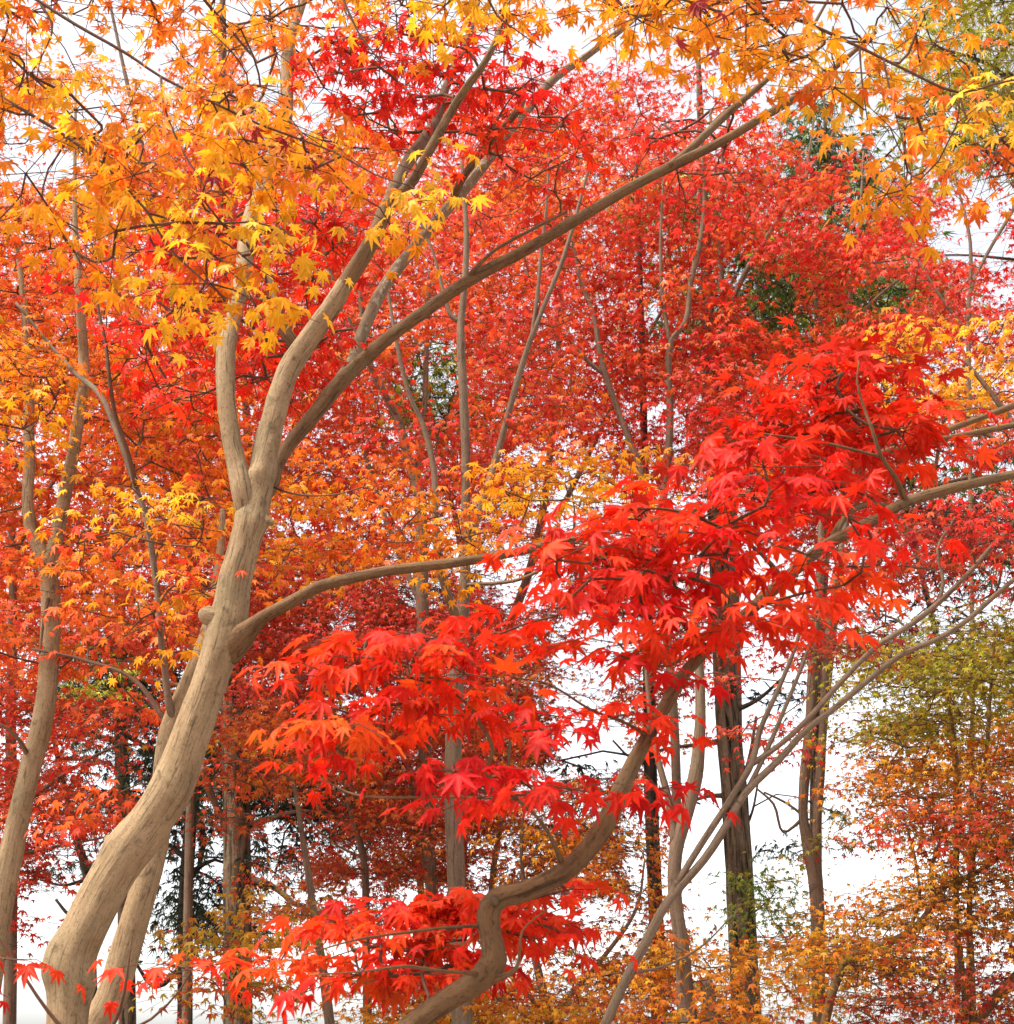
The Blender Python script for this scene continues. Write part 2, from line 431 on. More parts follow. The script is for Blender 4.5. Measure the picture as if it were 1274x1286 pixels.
def grow_region(rg, tw, seeds_start):
    """leaf sprays spread through a region of the crown, tied to the skeleton by twigs"""
    P = rg['poly']; Y0, Y1 = rg['Y']
    Ym = (Y0 + Y1) / 2
    x0, y0 = P.min(0); x1, y1 = P.max(0)
    Rpx = rg['R'] * FPX / depth(at(P[:, 0].mean(), P[:, 1].mean(), Ym))
    spray_area = rg['per'] * 0.62 * (rg['size'] * FPX * Ym and (rg['size'] * FPX / depth(at(P[:, 0].mean(), P[:, 1].mean(), Ym)))) ** 2
    n = max(1, int(rg['cover'] * {'near': 3.6, 'mid': 3.8, 'far': 4.0, 'needle': 8.5}[rg['kind']] * poly_area(P) / spray_area))
    cen = []
    tries = 0
    while len(cen) < n and tries < n * 40:
        tries += 1
        x = random.uniform(x0, x1); y = random.uniform(y0, y1)
        if not in_poly(P, x, y): continue
        g = gap_at(np.array([x]), np.array([y]), rg['Y'][0] > 6.9 and rg['kind'] != 'needle')[0] * rg['gap']
        if random.random() < g: continue
        cen.append(at(x, y, random.uniform(Y0, Y1)))
    cen = np.array(cen)
    nodes = np.array(tw.p)
    dmin = np.array([((nodes - c) ** 2).sum(1).min() for c in cen])
    order = np.argsort(dmin)
    pos = []; tip = []; nor = []; siz = []; tint = []
    near = rg['kind'] in ('near',)
    pal = [(PAL[a], w_) for a, w_ in (rg['pal'] if isinstance(rg['pal'], list) else [(rg['pal'], 1)])]
    wts = np.array([w_ for _, w_ in pal], float); wts /= wts.sum()
    arr = np.zeros((len(tw.p) + len(cen) * 18 + 10, 3)); m = len(tw.p); arr[:m] = nodes
    for ci in order:
        c = cen[ci]
        d = np.linalg.norm(arr[:m] - c, axis=1) + np.maximum(0, arr[:m, 2] - c[2]) * 0.4
        k = int(np.argmin(d)); a = arr[k].copy(); L = np.linalg.norm(c - a)
        nseg = max(1, min(6, int(L / max(rg['R'] * 0.7, 0.05))))
        par = k
        sag = np.array([random.gauss(0, 0.07), random.gauss(0, 0.07), random.gauss(0.03, 0.06)]) * L
        if L > 0.02: nseg = max(nseg, 3)
        pk = tw.par[k]
        pdir = (a - arr[pk]) if pk >= 0 else np.zeros(3)
        pl = np.linalg.norm(pdir)
        ctrl = a + (pdir / pl * 0.45 * L if pl > 1e-6 else (c - a) * 0.5) * 0.75 + (c - a) * 0.15
        for q in range(1, nseg + 1):
            t = q / nseg
            pp = a * (1 - t) ** 2 + ctrl * 2 * t * (1 - t) + c * t * t + sag * math.sin(math.pi * t) + np.array([random.gauss(0, .02), random.gauss(0, .02), random.gauss(0, .02)]) * L * (1 if q < nseg else 0)
            par = tw.add(pp, par); arr[m] = pp; m += 1
        out = c - a; out[2] *= 0.4; out = out / max(np.linalg.norm(out), 1e-6)
        # spray plane, roughly level
        az0 = math.atan2(out[1], out[0])
        up = np.array([random.gauss(0, rg['tilt']), random.gauss(0, rg['tilt']), 1.0]); up /= np.linalg.norm(up)
        PC = pal[RNG.choice(len(pal), p=wts)][0]
        base_tint = PC[RNG.integers(len(PC))] * random.uniform(0.72, 1.12)
        ntw = 5 if near else 4
        lv = 0
        per = max(4, int(rg['per'] * random.uniform(0.7, 1.3)))
        share = int(math.ceil(per / ntw))
        for s in range(ntw):
            az = az0 + (s - (ntw - 1) / 2) * (2 * math.pi * 0.85 / ntw) + random.gauss(0, 0.25)
            Lr = rg['R'] * random.uniform(0.65, 1.15)
            dd = np.array([math.cos(az), math.sin(az), random.gauss(-0.08, 0.14)])
            dd = dd - up * np.dot(dd, up) * 0.8; dd /= np.linalg.norm(dd)
            mid = c + dd * Lr * 0.5 + up * Lr * random.gauss(0.03, 0.05)
            end = c + dd * Lr + np.array([0, 0, -0.10 * Lr])
            i1 = tw.add(mid, par); arr[m] = mid; m += 1
            tw.add(end, i1); arr[m] = end + 1e3; m += 1
            side = np.cross(up, dd)
            t = np.sort(RNG.uniform(0.15, 1.0, share)); t[-1] = 1.0
            t = t[:, None]
            base = np.where(t < 0.5, c + (mid - c) * t * 2, mid + (end - mid) * (t - 0.5) * 2)
            sg = np.where(np.arange(share) % 2 == 0, 1.0, -1.0)[:, None]
            ang = RNG.uniform(0.5, 1.35, (share, 1)) * sg; ang[-1] = RNG.normal(0, 0.3)
            ld = dd * np.cos(ang) + side * np.sin(ang)
            dr = np.clip(RNG.normal(rg['droop'][0], rg['droop'][1], (share, 1)), -0.4, 1.45)
            tp = ld * np.cos(dr) + np.array([0, 0, -1.0]) * np.sin(dr)
            nn = ld * np.sin(dr) + np.array([0, 0, 1.0]) * np.cos(dr) + RNG.normal(0, 0.28, (share, 3))
            pet = ld * rg['size'] * RNG.uniform(0.2, 0.7, (share, 1)) + RNG.normal(0, rg['flat'] * rg['R'] * 0.5, (share, 3)) * np.array([1, 1, 0.4])
            if near:
                pet = ld * rg['size'] * RNG.uniform(0.25, 0.6, (share, 1)) + RNG.normal(0, 0.008, (share, 3))
                for b_, q_ in zip(base, base + pet):
                    pass
            pos.append(base + pet); tip.append(tp); nor.append(nn)
            siz.append(rg['size'] * (1.35 if rg['kind'] == 'needle' else 1.0) * np.clip(RNG.normal(0.62, 0.13, share), 0.3, 0.95))
            lt = PC[RNG.integers(len(PC), size=share)] * 0.35 + base_tint * 0.65
            tint.append(lt * RNG.uniform(0.76, 1.10, (share, 1)))
    pos = np.vstack(pos); tip = np.vstack(tip); nor = np.vstack(nor); siz = np.concatenate(siz); tint = np.vstack(tint)
    px, py = project(pos)
    keep = RNG.random(len(pos)) > gap_at(px, py, rg['Y'][0] > 6.9 and rg['kind'] != 'needle') * rg['gap']
    return pos[keep], tip[keep], nor[keep], siz[keep], np.clip(tint[keep], 0, 0.95)

def twig_mesh(tw, nfix, r0, sides=5, expo=0.45):
    n = len(tw.p)
    cnt = np.zeros(n)
    par = np.array(tw.par)
    kids = np.zeros(n, int)
    for i in range(nfix, n):
        kids[par[i]] += 1
    for i in range(n - 1, nfix - 1, -1):
        if kids[i] == 0: cnt[i] += 1
        cnt[par[i]] += cnt[i]
    r = np.minimum(r0 * np.maximum(cnt, 1) ** expo, r0 * 4.0)
    idx = np.arange(nfix, n)
    if len(idx) == 0: return None
    P = np.array(tw.p)
    A, B = P[par[idx]], P[idx]
    rb = r[idx]; ra = np.where(par[idx] >= nfix, r[par[idx]], rb * 1.25)
    ra = np.minimum(ra, rb * 1.6)
    T = norm(B - A)
    ref = np.where(np.abs(T[:, 2:3]) < 0.9, np.array([[0, 0, 1.0]]), np.array([[1.0, 0, 0]]))
    u = norm(np.cross(T, ref)); v = np.cross(T, u)
    th = np.arange(sides) * 2 * math.pi / sides
    ring = np.cos(th)[None, :, None] * u[:, None] + np.sin(th)[None, :, None] * v[:, None]
    VA = A[:, None] + ring * ra[:, None, None]; VB = B[:, None] + ring * rb[:, None, None] + (T * rb[:, None] * 0.4)[:, None]
    V = np.concatenate([VA, VB], 1)
    k = np.arange(sides); k2 = (k + 1) % sides
    q = np.stack([k, k2, k2 + sides, k + sides], -1)
    F = (q[None] + (np.arange(len(idx)) * 2 * sides)[:, None, None]).reshape(-1, 4)
    L = np.linalg.norm(B - A, axis=1)
    bk = np.zeros_like(V); bk[:, :, 0] = np.cos(th) * 0.01 + np.tile(RNG.random((len(idx), 1)), (1, 2 * sides))[:, :sides].mean() if False else 0
    bk[:, :sides, 2] = 0; bk[:, sides:, 2] = L[:, None]
    bk[:, :, 0] = RNG.random(len(idx))[:, None] + np.tile(np.cos(th) * 0.006, 2)[None]
    bk[:, :, 1] = np.tile(np.sin(th) * 0.006, 2)[None]
    return V.reshape(-1, 3), F, bk.reshape(-1, 3)

def tag(o, label, cat, group=None, kind=None):
    if label: o['label'] = label
    if cat: o['category'] = cat
    if group: o['group'] = group
    if kind: o['kind'] = kind

SEED = [1.0]
def tree(name, label, Y, bark, trunk, limbs=(), regions=(), group=None, twig_r=0.0016, detail='mid', bumps=(), stubs=(), cat='tree',
         trunk_from=0.4, foliage='crown', twig_bark='twig', leafmat=None, gnarl=1.0, twig_sides=5, limb_labels=None):
    """a whole tree: trunk down to the soil, limbs, twigs and crown; limbs: list of (points, bark or None)"""
    sides = {'near': 40, 'mid': 20, 'far': 12}[detail]
    step = {'near': 0.022, 'mid': 0.06, 'far': 0.16}[detail]
    TP = [pt(q, Y) for q in trunk]
    b = TP[0]
    if b[2] > 0.05:                      # carry the trunk down to the soil
        d = TP[0][:3] - TP[1][:3]; d = d / max(np.linalg.norm(d), 1e-6)
        hz = np.clip(d[:2] / max(-d[2], 0.25), -0.9, 0.9)
        lower = []
        for f, fl, hk in ((1.06, 2.0, .72), (0.93, 1.45, .68), (0.5, 1.1, .42)):
            h = b[2] * f
            lower.append(np.array([b[0] + hz[0] * b[2] * hk, b[1] + hz[1] * b[2] * hk * 0.5, b[2] - h, b[3] * fl]))
        TP = lower + TP
    root = bpy.data.objects.new(name, None)
    root.empty_display_size = 0.3
    COL.objects.link(root)
    base = np.array([TP[0][0], TP[0][1], 0.0])
    root.location = base
    tag(root, label, cat, group)
    tw = Twigs()
    def stem(part, S, sd, mat, parent, bumps_=(), off=base, lab=None):
        SEED[0] += 3.71
        V, F, B = tube(S, sd, bumps=bumps_, seed=SEED[0] % 37, gnarl=gnarl)
        o = link_mesh(part, V - off, F, BARK[mat], parent, attr={'bk': ('FLOAT_VECTOR', B)})
        if lab: o['label'] = lab
        return o
    S = catmull(TP, step)
    bp = [(pt((x, y, 1, dy), Y)[:3], h, sp) for (x, y, dy, h, sp) in bumps]
    trunk_o = stem('trunk', S, sides, bark, root, bp)
    n0 = len(S); prev = None
    for i in range(int(n0 * trunk_from), n0, max(1, int(0.12 / step))):
        prev = tw.add(S[i, :3], -1 if prev is None else prev, S[i, 3])
    for li, lb in enumerate(limbs):
        pts, lbark = lb[0], (lb[1] if len(lb) > 1 and lb[1] else bark)
        LP = [pt(q, Y) for q in pts]
        LP[0] = LP[0].copy(); LP[0][3] *= 1.12
        S = catmull(LP, step)
        w_ = max(6, int(sides * (0.8 if LP[0][3] > 0.03 else 0.5)))
        stem('limb', S, w_, lbark, root, bp if detail == 'near' and LP[0][3] > 0.04 else ())
        prev = None
        for i in range(2, len(S), max(1, int(0.10 / step))):
            prev = tw.add(S[i, :3], -1 if prev is None else prev, S[i, 3])
    for (pts, nm, mat) in stubs:
        LP = [pt(q, Y) for q in pts]
        stem(nm, catmull(LP, step * 0.6), 14, mat or bark, trunk_o)
    nfix = len(tw.p)
    mats = leafmat or LEAF
    if regions:
        groups = {}
        for rg in regions:
            pos, tip, nor, siz, tint = grow_region(rg, tw, nfix)
            COUNT['leaves'] += len(pos)
            V, F, C = leaves_mesh(pos, tip, nor, siz, tint, rg['kind'])
            if foliage == 'crown':
                groups.setdefault('crown', []).append((V, F, C))
            else:
                o = link_mesh(foliage, V - base, F, mats, root, attr={'tint': ('FLOAT_COLOR', C)})
                if rg['label']: o['label'] = rg['label']
        for nm, L in groups.items():
            off = 0; Fs = []
            for V, F, C in L:
                Fs.append(F + off); off += len(V)
            link_mesh(nm, np.vstack([l[0] for l in L]) - base, np.vstack(Fs), mats, root, attr={'tint': ('FLOAT_COLOR', np.vstack([l[2] for l in L]))})
        tm = twig_mesh(tw, nfix, twig_r, twig_sides)
        if tm:
            link_mesh('twig_sprays', tm[0] - base, tm[1], BARK[twig_bark], root, attr={'bk': ('FLOAT_VECTOR', tm[2])})
    return root

# ------------------------------------------------------------------ ground
def ground():
    m, n = new_mat('leaf_litter_soil')
    out = n.nodes.new('ShaderNodeOutputMaterial'); p = n.nodes.new('ShaderNodeBsdfPrincipled')
    p.inputs['Roughness'].default_value = 0.95
    g = n.nodes.new('ShaderNodeNewGeometry')
    v = n.nodes.new('ShaderNodeTexVoronoi'); v.inputs['Scale'].default_value = 18
    t = n.nodes.new('ShaderNodeTexNoise'); t.inputs['Scale'].default_value = 0.6; t.inputs['Detail'].default_value = 6
    n.links.new(g.outputs['Position'], v.inputs['Vector']); n.links.new(g.outputs['Position'], t.inputs['Vector'])
    r = n.nodes.new('ShaderNodeValToRGB')
    for pos_, c in ((0.0, (70, 48, 34)), (0.35, (96, 52, 32)), (0.6, (118, 66, 36)), (1.0, (72, 70, 40))):
        e = r.color_ramp.elements[0] if pos_ == 0 else (r.color_ramp.elements[1] if pos_ == 1.0 else r.color_ramp.elements.new(pos_))
        e.color = (*lin(c), 1)
    mx = n.nodes.new('ShaderNodeMath'); mx.operation = 'MULTIPLY_ADD'
    sep = n.nodes.new('ShaderNodeSeparateColor'); n.links.new(v.outputs['Color'], sep.inputs[0])
    n.links.new(sep.outputs[0], mx.inputs[0]); mx.inputs[1].default_value = 0.6; n.links.new(t.outputs['Fac'], mx.inputs[2])
    sb = n.nodes.new('ShaderNodeMath'); sb.operation = 'SUBTRACT'; n.links.new(mx.outputs[0], sb.inputs[0]); sb.inputs[1].default_value = 0.25
    n.links.new(sb.outputs[0], r.inputs[0]); n.links.new(r.outputs[0], p.inputs['Base Color'])
    b = n.nodes.new('ShaderNodeBump'); b.inputs['Strength'].default_value = 0.6; b.inputs['Distance'].default_value = 0.03
    n.links.new(v.outputs['Distance'], b.inputs['Height']); n.links.new(b.outputs[0], p.inputs['Normal'])
    n.links.new(p.outputs[0], out.inputs['Surface'])
    N = 90
    xs = np.sign(np.linspace(-1, 1, N)) * np.abs(np.linspace(-1, 1, N)) ** 2.2 * 600
    X, Yg = np.meshgrid(xs, xs + 10, indexing='ij')
    Z = 0.05 * np.sin(X * 0.7) * np.cos(Yg * 0.55) - 0.00012 * np.maximum(np.abs(X) + np.abs(Yg) - 60, 0) ** 1.2
    V = np.stack([X, Yg, Z], -1).reshape(-1, 3)
    i, j = np.meshgrid(np.arange(N - 1), np.arange(N - 1), indexing='ij')
    a = (i * N + j).ravel()
    F = np.stack([a, a + N, a + N + 1, a + 1], -1)
    o = link_mesh('ground', V, F, m)
    o['kind'] = 'structure'
ground()

# ================================================================== MAIN MAPLE
tree('maple_tree', 'big pale smooth trunked maple leaning right with spreading forked limbs, bright red leaf clusters', 5.0, 'pale',
     trunk=[(84, 1290, 58.3), (90, 1214, 62.6), (104, 1173, 63.7), (146, 1092, 64.8), (180, 1045, 63.7), (214, 991, 60.5), (240, 923, 55.1), (263, 857, 50.8),
            (281, 799, 50.8), (290, 765, 49.7), (295, 732, 47.5), (304, 698, 45.4), (312, 664, 44.3), (317, 640, 42, .015), (322, 622, 41, .025), (327, 604, 40, .035), (333, 569, 38, .05), (341, 535, 35, .06), (351, 497, 33, .06), (364, 462, 32.5, .06), (386, 428, 30.5, .05), (418, 383, 28, .0), (436, 353, 23, -.02), (446, 338, 14, -.03)],
     limbs=[([(318, 700, 14, .02), (312, 660, 26, .01), (305, 618, 33, -.015), (298, 586, 30), (291, 552, 27), (284, 500, 27), (285, 428, 28, .05), (292, 400, 25, .1), (305, 345, 24, .15), (312, 287, 24, .2),
              (330, 232, 22, .25), (340, 203, 21, .3), (358, 152, 19, .3), (361, 74, 18, .35), (367, 40, 14, .4), (381, 0, 11, .45), (392, -60, 9, .5), (405, -140, 6, .6)], None),
            ([(420, 380, 21, 0), (434, 356, 24.5, -.02), (454, 325, 24, -.05),
              (475, 287, 22, -.1), (488, 256, 21, -.1), (508, 240, 17, -.12), (524, 218, 15, -.15), (540, 188, 14, -.2), (562, 148, 13, -.2), (583, 114, 12, -.25), (609, 78, 10, -.3), (630, 30, 7, -.3), (640, -40, 5, -.3)], 'brown'),  # darker bark than the trunk: this limb's shade is put into its colour
            ([(484, 264, 17, -.05), (500, 225, 18, .1), (515, 200, 19, .15), (531, 178, 18, .2), (548, 150, 15, .3), (560, 110, 12, .4), (590, 40, 9, .5), (610, -40, 6, .6)], 'grey'),
            ([(322, 632, 20, .12), (342, 612, 17, .16), (349, 585, 18, .22), (364, 558, 20, .26), (392, 524, 22, .3), (428, 480, 23, .34), (481, 430, 20, .36), (535, 390, 18, .36), (589, 352, 18, .36), (656, 316, 17, .34),
              (724, 276, 16, .3), (791, 236, 15, .25), (849, 206, 15, .2), (911, 175, 13, .15), (962, 145, 12, .1), (1006, 118, 11, .1), (1050, 84, 8, .05), (1100, 40, 6, 0)], 'brown'),
            ([(840, 210, 12, .2), (864, 190, 12, .2), (911, 145, 11, .3), (969, 94, 8, .4), (1010, 50, 6, .5), (1040, 0, 4, .5)], 'brown'),
            ([(425, 482, 18, .36), (442, 455, 18, .45), (454, 422, 18, .55), (471, 381, 18, .62), (494, 344, 18, .7), (518, 314, 17, .75), (540, 287, 16, .8), (579, 243, 16, .85), (609, 206, 15, .9),
              (656, 145, 14, .95), (697, 98, 12, 1.0), (741, 67, 10, 1.0), (811, 10, 8, 1.0), (860, -50, 6, 1.0)], 'lichen'),
            ([(568, 252, 10, .85), (580, 226, 11, .75), (600, 198, 11, .7), (622, 172, 11, .65), (645, 146, 10, .6), (656, 130, 8, .6), (658, 105, 5, .6)], 'brown'),
            ([(586, 350, 7, .36), (600, 334, 6, .3), (622, 314, 5, .3), (670, 287, 5, .2), (712, 266, 4, .2)], 'brown'),
            ([(284, 824, 30, 0), (300, 804, 27, -.03), (312, 792, 22, -.06), (328, 777, 18, -.1), (364, 757, 18, -.14), (398, 738, 17, -.16), (425, 730, 16, -.18), (487, 717, 15, -.2), (545, 710, 15, -.2), (609, 701, 13, -.2), (673, 688, 13, -.2),
              (720, 678, 12, -.2), (790, 660, 12, -.2), (864, 644, 12, -.2), (935, 620, 11, -.15), (996, 603, 10, -.1), (1060, 583, 9, 0), (1124, 564, 9, 0), (1198, 549, 9, 0), (1273, 534, 9, 0), (1340, 522, 7, 0)], 'brown'),
            ([(1100, 575, 8, .02), (1140, 558, 9, .1), (1198, 537, 9, .15), (1274, 509, 9, .2), (1350, 480, 7, .25)], 'brown'),
            ([(344, 66, 6, .35), (343, 40, 6, .3), (338, 0, 5, .2), (330, -60, 3, .1)], 'brown'),
            ([(340, 610, 3, .1), (360, 618, 3, .05), (385, 622, 3, 0), (420, 621, 2, -.1), (455, 612, 2, -.2)], 'twig'),
            ([(388, 450, 12, .09), (370, 432, 19, .06), (357, 412, 18, .05), (349, 390, 14, .05), (344, 366, 10, .06), (336, 335, 8, .1), (330, 300, 5, .2)], 'brown'),
            ],
     bumps=[(256, 772, -0.03, .012, .05), (137, 1058, -0.035, .014, .035), (153, 1038, -0.035, .008, .03), (66, 1194, -0.02, .022, .045), (64, 1222, -0.02, .014, .03), (118, 1240, -0.02, .02, .035), (70, 1218, -0.049, .016, .04), (336, 655, -0.028, .02, .03),
            (340, 640, 0, .012, .06), (320, 592, -0.028, .02, .03), (112, 1230, -0.035, .012, .04), (305, 800, -0.017, .02, .06), (230, 1000, -0.042, .008, .05)],
     stubs=[([(288, 783, 30, 0), (274, 777, 32, -.015), (262, 773, 29, -.022), (255, 771, 23, -.026), (251, 770, 12, -.026)], 'branch_stub', None),
            ([(160, 1076, 36, -0.009), (146, 1064, 24, -0.021), (138, 1056, 17, -0.027), (134, 1051, 10, -0.027)], 'branch_stub', None),
            ([(318, 648, 30, -0.006), (330, 653, 20, -0.015), (339, 656, 12, -0.018), (343, 658, 7, -0.018)], 'branch_stub', None),
            ([(104, 1204, 48, -0.009), (84, 1194, 36, -0.024), (70, 1189, 24, -0.030), (64, 1187, 14, -0.030)], 'branch_stub', None),
            ],
     regions=[mk_region([(400, 60), (470, 15), (600, 30), (670, 100), (640, 170), (560, 195), (470, 180), (400, 150)], (4.9, 5.7), [('red_rose', 3), ('red_bright', 2)], .08, 'near', 1.5, .24, 18, .7, label='rose red leaf cluster between the upper limbs'),
              mk_region([(105, 350), (200, 290), (330, 240), (430, 270), (425, 400), (330, 530), (230, 530), (150, 430)], (5.2, 6.2), [('red_bright', 3), ('red_rose', 1)], .08, 'near', 1.15, .28, 18, .6, label='bright red leaf cluster behind the left limb'),
              mk_region([(640, 150), (700, 130), (740, 200), (690, 250), (620, 200)], (5.0, 5.6), 'red_bright', .075, 'near', .8, .2, 10, .8),
              mk_region([(780, 150), (860, 110), (980, 160), (900, 260), (800, 260)], (5.4, 6.2), [('red_rose', 2), ('red_mid', 2)], .065, 'near', .5, .22, 14, 1.0),
              mk_region([(330, -60), (450, -60), (440, 60), (360, 100), (300, 60)], (5.0, 5.8), [('amber', 2), ('orange', 2)], .08, 'near', .6, .25, 14, .8)],
     detail='near', gnarl=1.5, foliage='foliage', twig_r=.0018)

# ================================================================== NEAR RED MAPLE WITH THE BENT TRUNK
NB = dict(size=.068, kind='near', R=.15, per=18, tilt=.2, droop=(.5, .38))
tree('maple_tree', 'near maple with bent elbowed brown trunk carrying the brightest scarlet leaf sprays', 2.75, 'brown',
     trunk=[(505, 1298, 30), (521, 1285, 31), (565, 1254, 33), (604, 1229, 35), (620, 1203, 34), (617, 1177, 32), (614, 1150, 34), (624, 1130, 33), (663, 1118, 30), (707, 1096, 29), (741, 1064, 28), (764, 1028, 29),
            (781, 991, 27), (798, 954, 23), (815, 923, 21), (836, 887, 20), (861, 845, 19), (891, 813, 17), (930, 778, 17), (985, 728, 17), (1033, 688, 17), (1090, 657, 17), (1138, 631, 16), (1182, 617, 15), (1224, 607, 14), (1300, 590, 12), (1380, 570, 9)],
     limbs=[([(706, 1085, 8), (700, 1070, 8, -.03), (690, 1048, 6, -.05), (676, 1028, 5, -.08), (650, 1004, 5, -.1), (612, 972, 6, -.12), (619, 940, 6, -.14), (602, 907, 6, -.15), (582, 880, 5, -.17), (555, 856, 5, -.18), (515, 838, 4, -.2), (470, 830, 3, -.2)], None),
            ([(650, 1004, 4, -.1), (600, 1002, 4, -.05), (555, 1001, 4, 0), (471, 1001, 4, .05), (434, 994, 3, .1), (400, 975, 2, .1)], None),
            ([(604, 1224, 8), (585, 1222, 6, -.05), (548, 1219, 5, -.08), (508, 1214, 5, -.1), (460, 1220, 3, -.12), (390, 1225, 2, -.12)], None),
            ([(604, 1163, 5), (560, 1165, 4, -.06), (521, 1170, 4, -.08), (450, 1180, 3, -.1), (380, 1200, 2, -.1)], None),
            ([(618, 1230, 14), (634, 1226, 9, -.02), (648, 1217, 7, -.03), (652, 1204, 5, -.04), (656, 1170, 3, -.04), (690, 1140, 2, 0)], None),
            ([(1138, 630, 9), (1125, 600, 7, -.05), (1107, 573, 6, -.08), (1096, 540, 5, -.1), (1087, 516, 4, -.1), (1077, 480, 3, -.12), (1080, 450, 2, -.12)], None),
            ([(1045, 682, 12), (1058, 655, 10, .04), (1077, 637, 9, .06), (1107, 634, 7, .1), (1140, 640, 4, .15)], None),
            ([(1105, 573, 4, -.08), (1030, 555, 4, -.12), (960, 545, 3, -.15)], None),
            ([(985, 728, 8), (950, 690, 6, -.06), (900, 660, 5, -.1), (840, 640, 4, -.14), (780, 640, 3, -.16)], None),
            ([(891, 815, 8), (862, 790, 6, -.06), (850, 740, 5, -.1), (830, 710, 4, -.12), (760, 700, 3, -.16), (710, 730, 2, -.18)], None),
            ([(930, 780, 7), (960, 760, 5, -.1), (1010, 745, 4, -.16), (1060, 735, 3, -.2)], None),
            ([(815, 925, 6), (790, 910, 5, -.05), (740, 890, 4, -.1), (690, 860, 3, -.14), (640, 850, 2, -.15)], None),
            ([(886, 815, 9), (860, 825, 7, .03), (840, 836, 5, .05), (800, 830, 4, .08), (770, 800, 3, .1)], None),
            ],
     bumps=[(622, 1128, -.05, .010, .012), (615, 1205, -.06, .006, .03), (700, 1082, -.05, .006, .012), (632, 1216, 0, .006, .02)],
     stubs=[([(622, 1134, 13, -.02), (619, 1128, 12, -.036), (618, 1127, 8, -.038)], 'knot', 'cedar')],
     regions=[mk_region([(1010, 440), (1090, 420), (1130, 450), (1160, 510), (1240, 570), (1230, 596), (1150, 590), (1070, 620), (1000, 620), (930, 600), (920, 545), (1000, 510)], (2.78, 3.15), [('red_bright', 3), ('red_rose', 1)], cover=2.48, gap=0.22, **NB),
              mk_region([(930, 560), (1060, 600), (1070, 660), (1000, 700), (900, 720), (840, 760), (690, 790), (660, 750), (720, 660), (770, 610), (840, 585)], (2.45, 3.0), [('red_bright', 3), ('red_rose', 2)], cover=2.67, gap=0.26, **NB),
              mk_region([(960, 690), (1060, 690), (1100, 730), (1050, 760), (960, 790), (920, 830), (890, 820), (900, 750)], (2.4, 2.8), [('red_vermilion', 3), ('red_bright', 1)], cover=2.76, gap=0.15, **NB),
              mk_region([(690, 780), (860, 760), (880, 800), (800, 850), (760, 840), (690, 820)], (2.5, 2.9), [('red_bright', 3), ('red_rose', 2)], cover=1.95, gap=0.40, **NB),
              mk_region([(390, 830), (480, 780), (640, 790), (720, 830), (725, 890), (640, 910), (560, 880), (500, 930), (470, 970), (400, 930), (425, 880)], (2.4, 2.8), [('red_vermilion', 1), ('red_bright', 4)], cover=2.30, gap=0.38, **NB),
              mk_region([(560, 1000), (580, 940), (690, 880), (740, 950), (850, 970), (850, 990), (740, 1000), (650, 1020)], (2.45, 2.9), [('red_bright', 2), ('red_rose', 2)], cover=2.02, gap=0.41, **NB),
              mk_region([(790, 890), (860, 860), (920, 880), (915, 905), (850, 905), (800, 915)], (2.4, 2.65), [('red_bright', 2), ('red_vermilion', 2)], cover=2.21, gap=0.00, **NB),
              mk_region([(325, 1200), (420, 1145), (560, 1120), (720, 1105), (700, 1165), (600, 1195), (590, 1215), (500, 1235), (430, 1262), (345, 1262)], (2.86, 3.2), [('red_bright', 3), ('red_vermilion', 2)], cover=3.73, gap=0.22, **NB),
              mk_region([(620, 1180), (700, 1150), (720, 1180), (690, 1240), (640, 1240)], (2.75, 3.1), [('red_bright', 2), ('red_rose', 2)], cover=1.47, gap=0.45, **NB)],
     detail='near', foliage='foliage', twig_r=.0010, trunk_from=.45, twig_bark='twig', gnarl=1.9)

# low red sprays at the lower left edge
tree('maple_sapling', 'young maple reaching up at lower left edge with loose crimson leaf sprays', 3.1, 'twig',
     trunk=[(100, 1420, 9), (120, 1330, 8), (150, 1270, 6), (160, 1220, 4), (165, 1180, 2)],
     limbs=[([(118, 1335, 6), (60, 1270, 5), (20, 1210, 4), (0, 1180, 3), (-40, 1150, 2)], None), ([(130, 1310, 5), (190, 1280, 4), (225, 1245, 3), (240, 1220, 2)], None)],
     regions=[mk_region([(-60, 1150), (10, 1165), (70, 1175), (60, 1215), (20, 1250), (-60, 1270)], (2.9, 3.3), [('red_rose', 2), ('red_bright', 2)], .07, 'near', .85, .15, 12, .35),
              mk_region([(120, 1200), (160, 1165), (185, 1190), (250, 1225), (250, 1275), (150, 1290)], (2.9, 3.3), [('red_rose', 2), ('red_bright', 3)], .07, 'near', .8, .14, 12, .3)],
     detail='mid', foliage='foliage', twig_r=.0009, cat='tree')

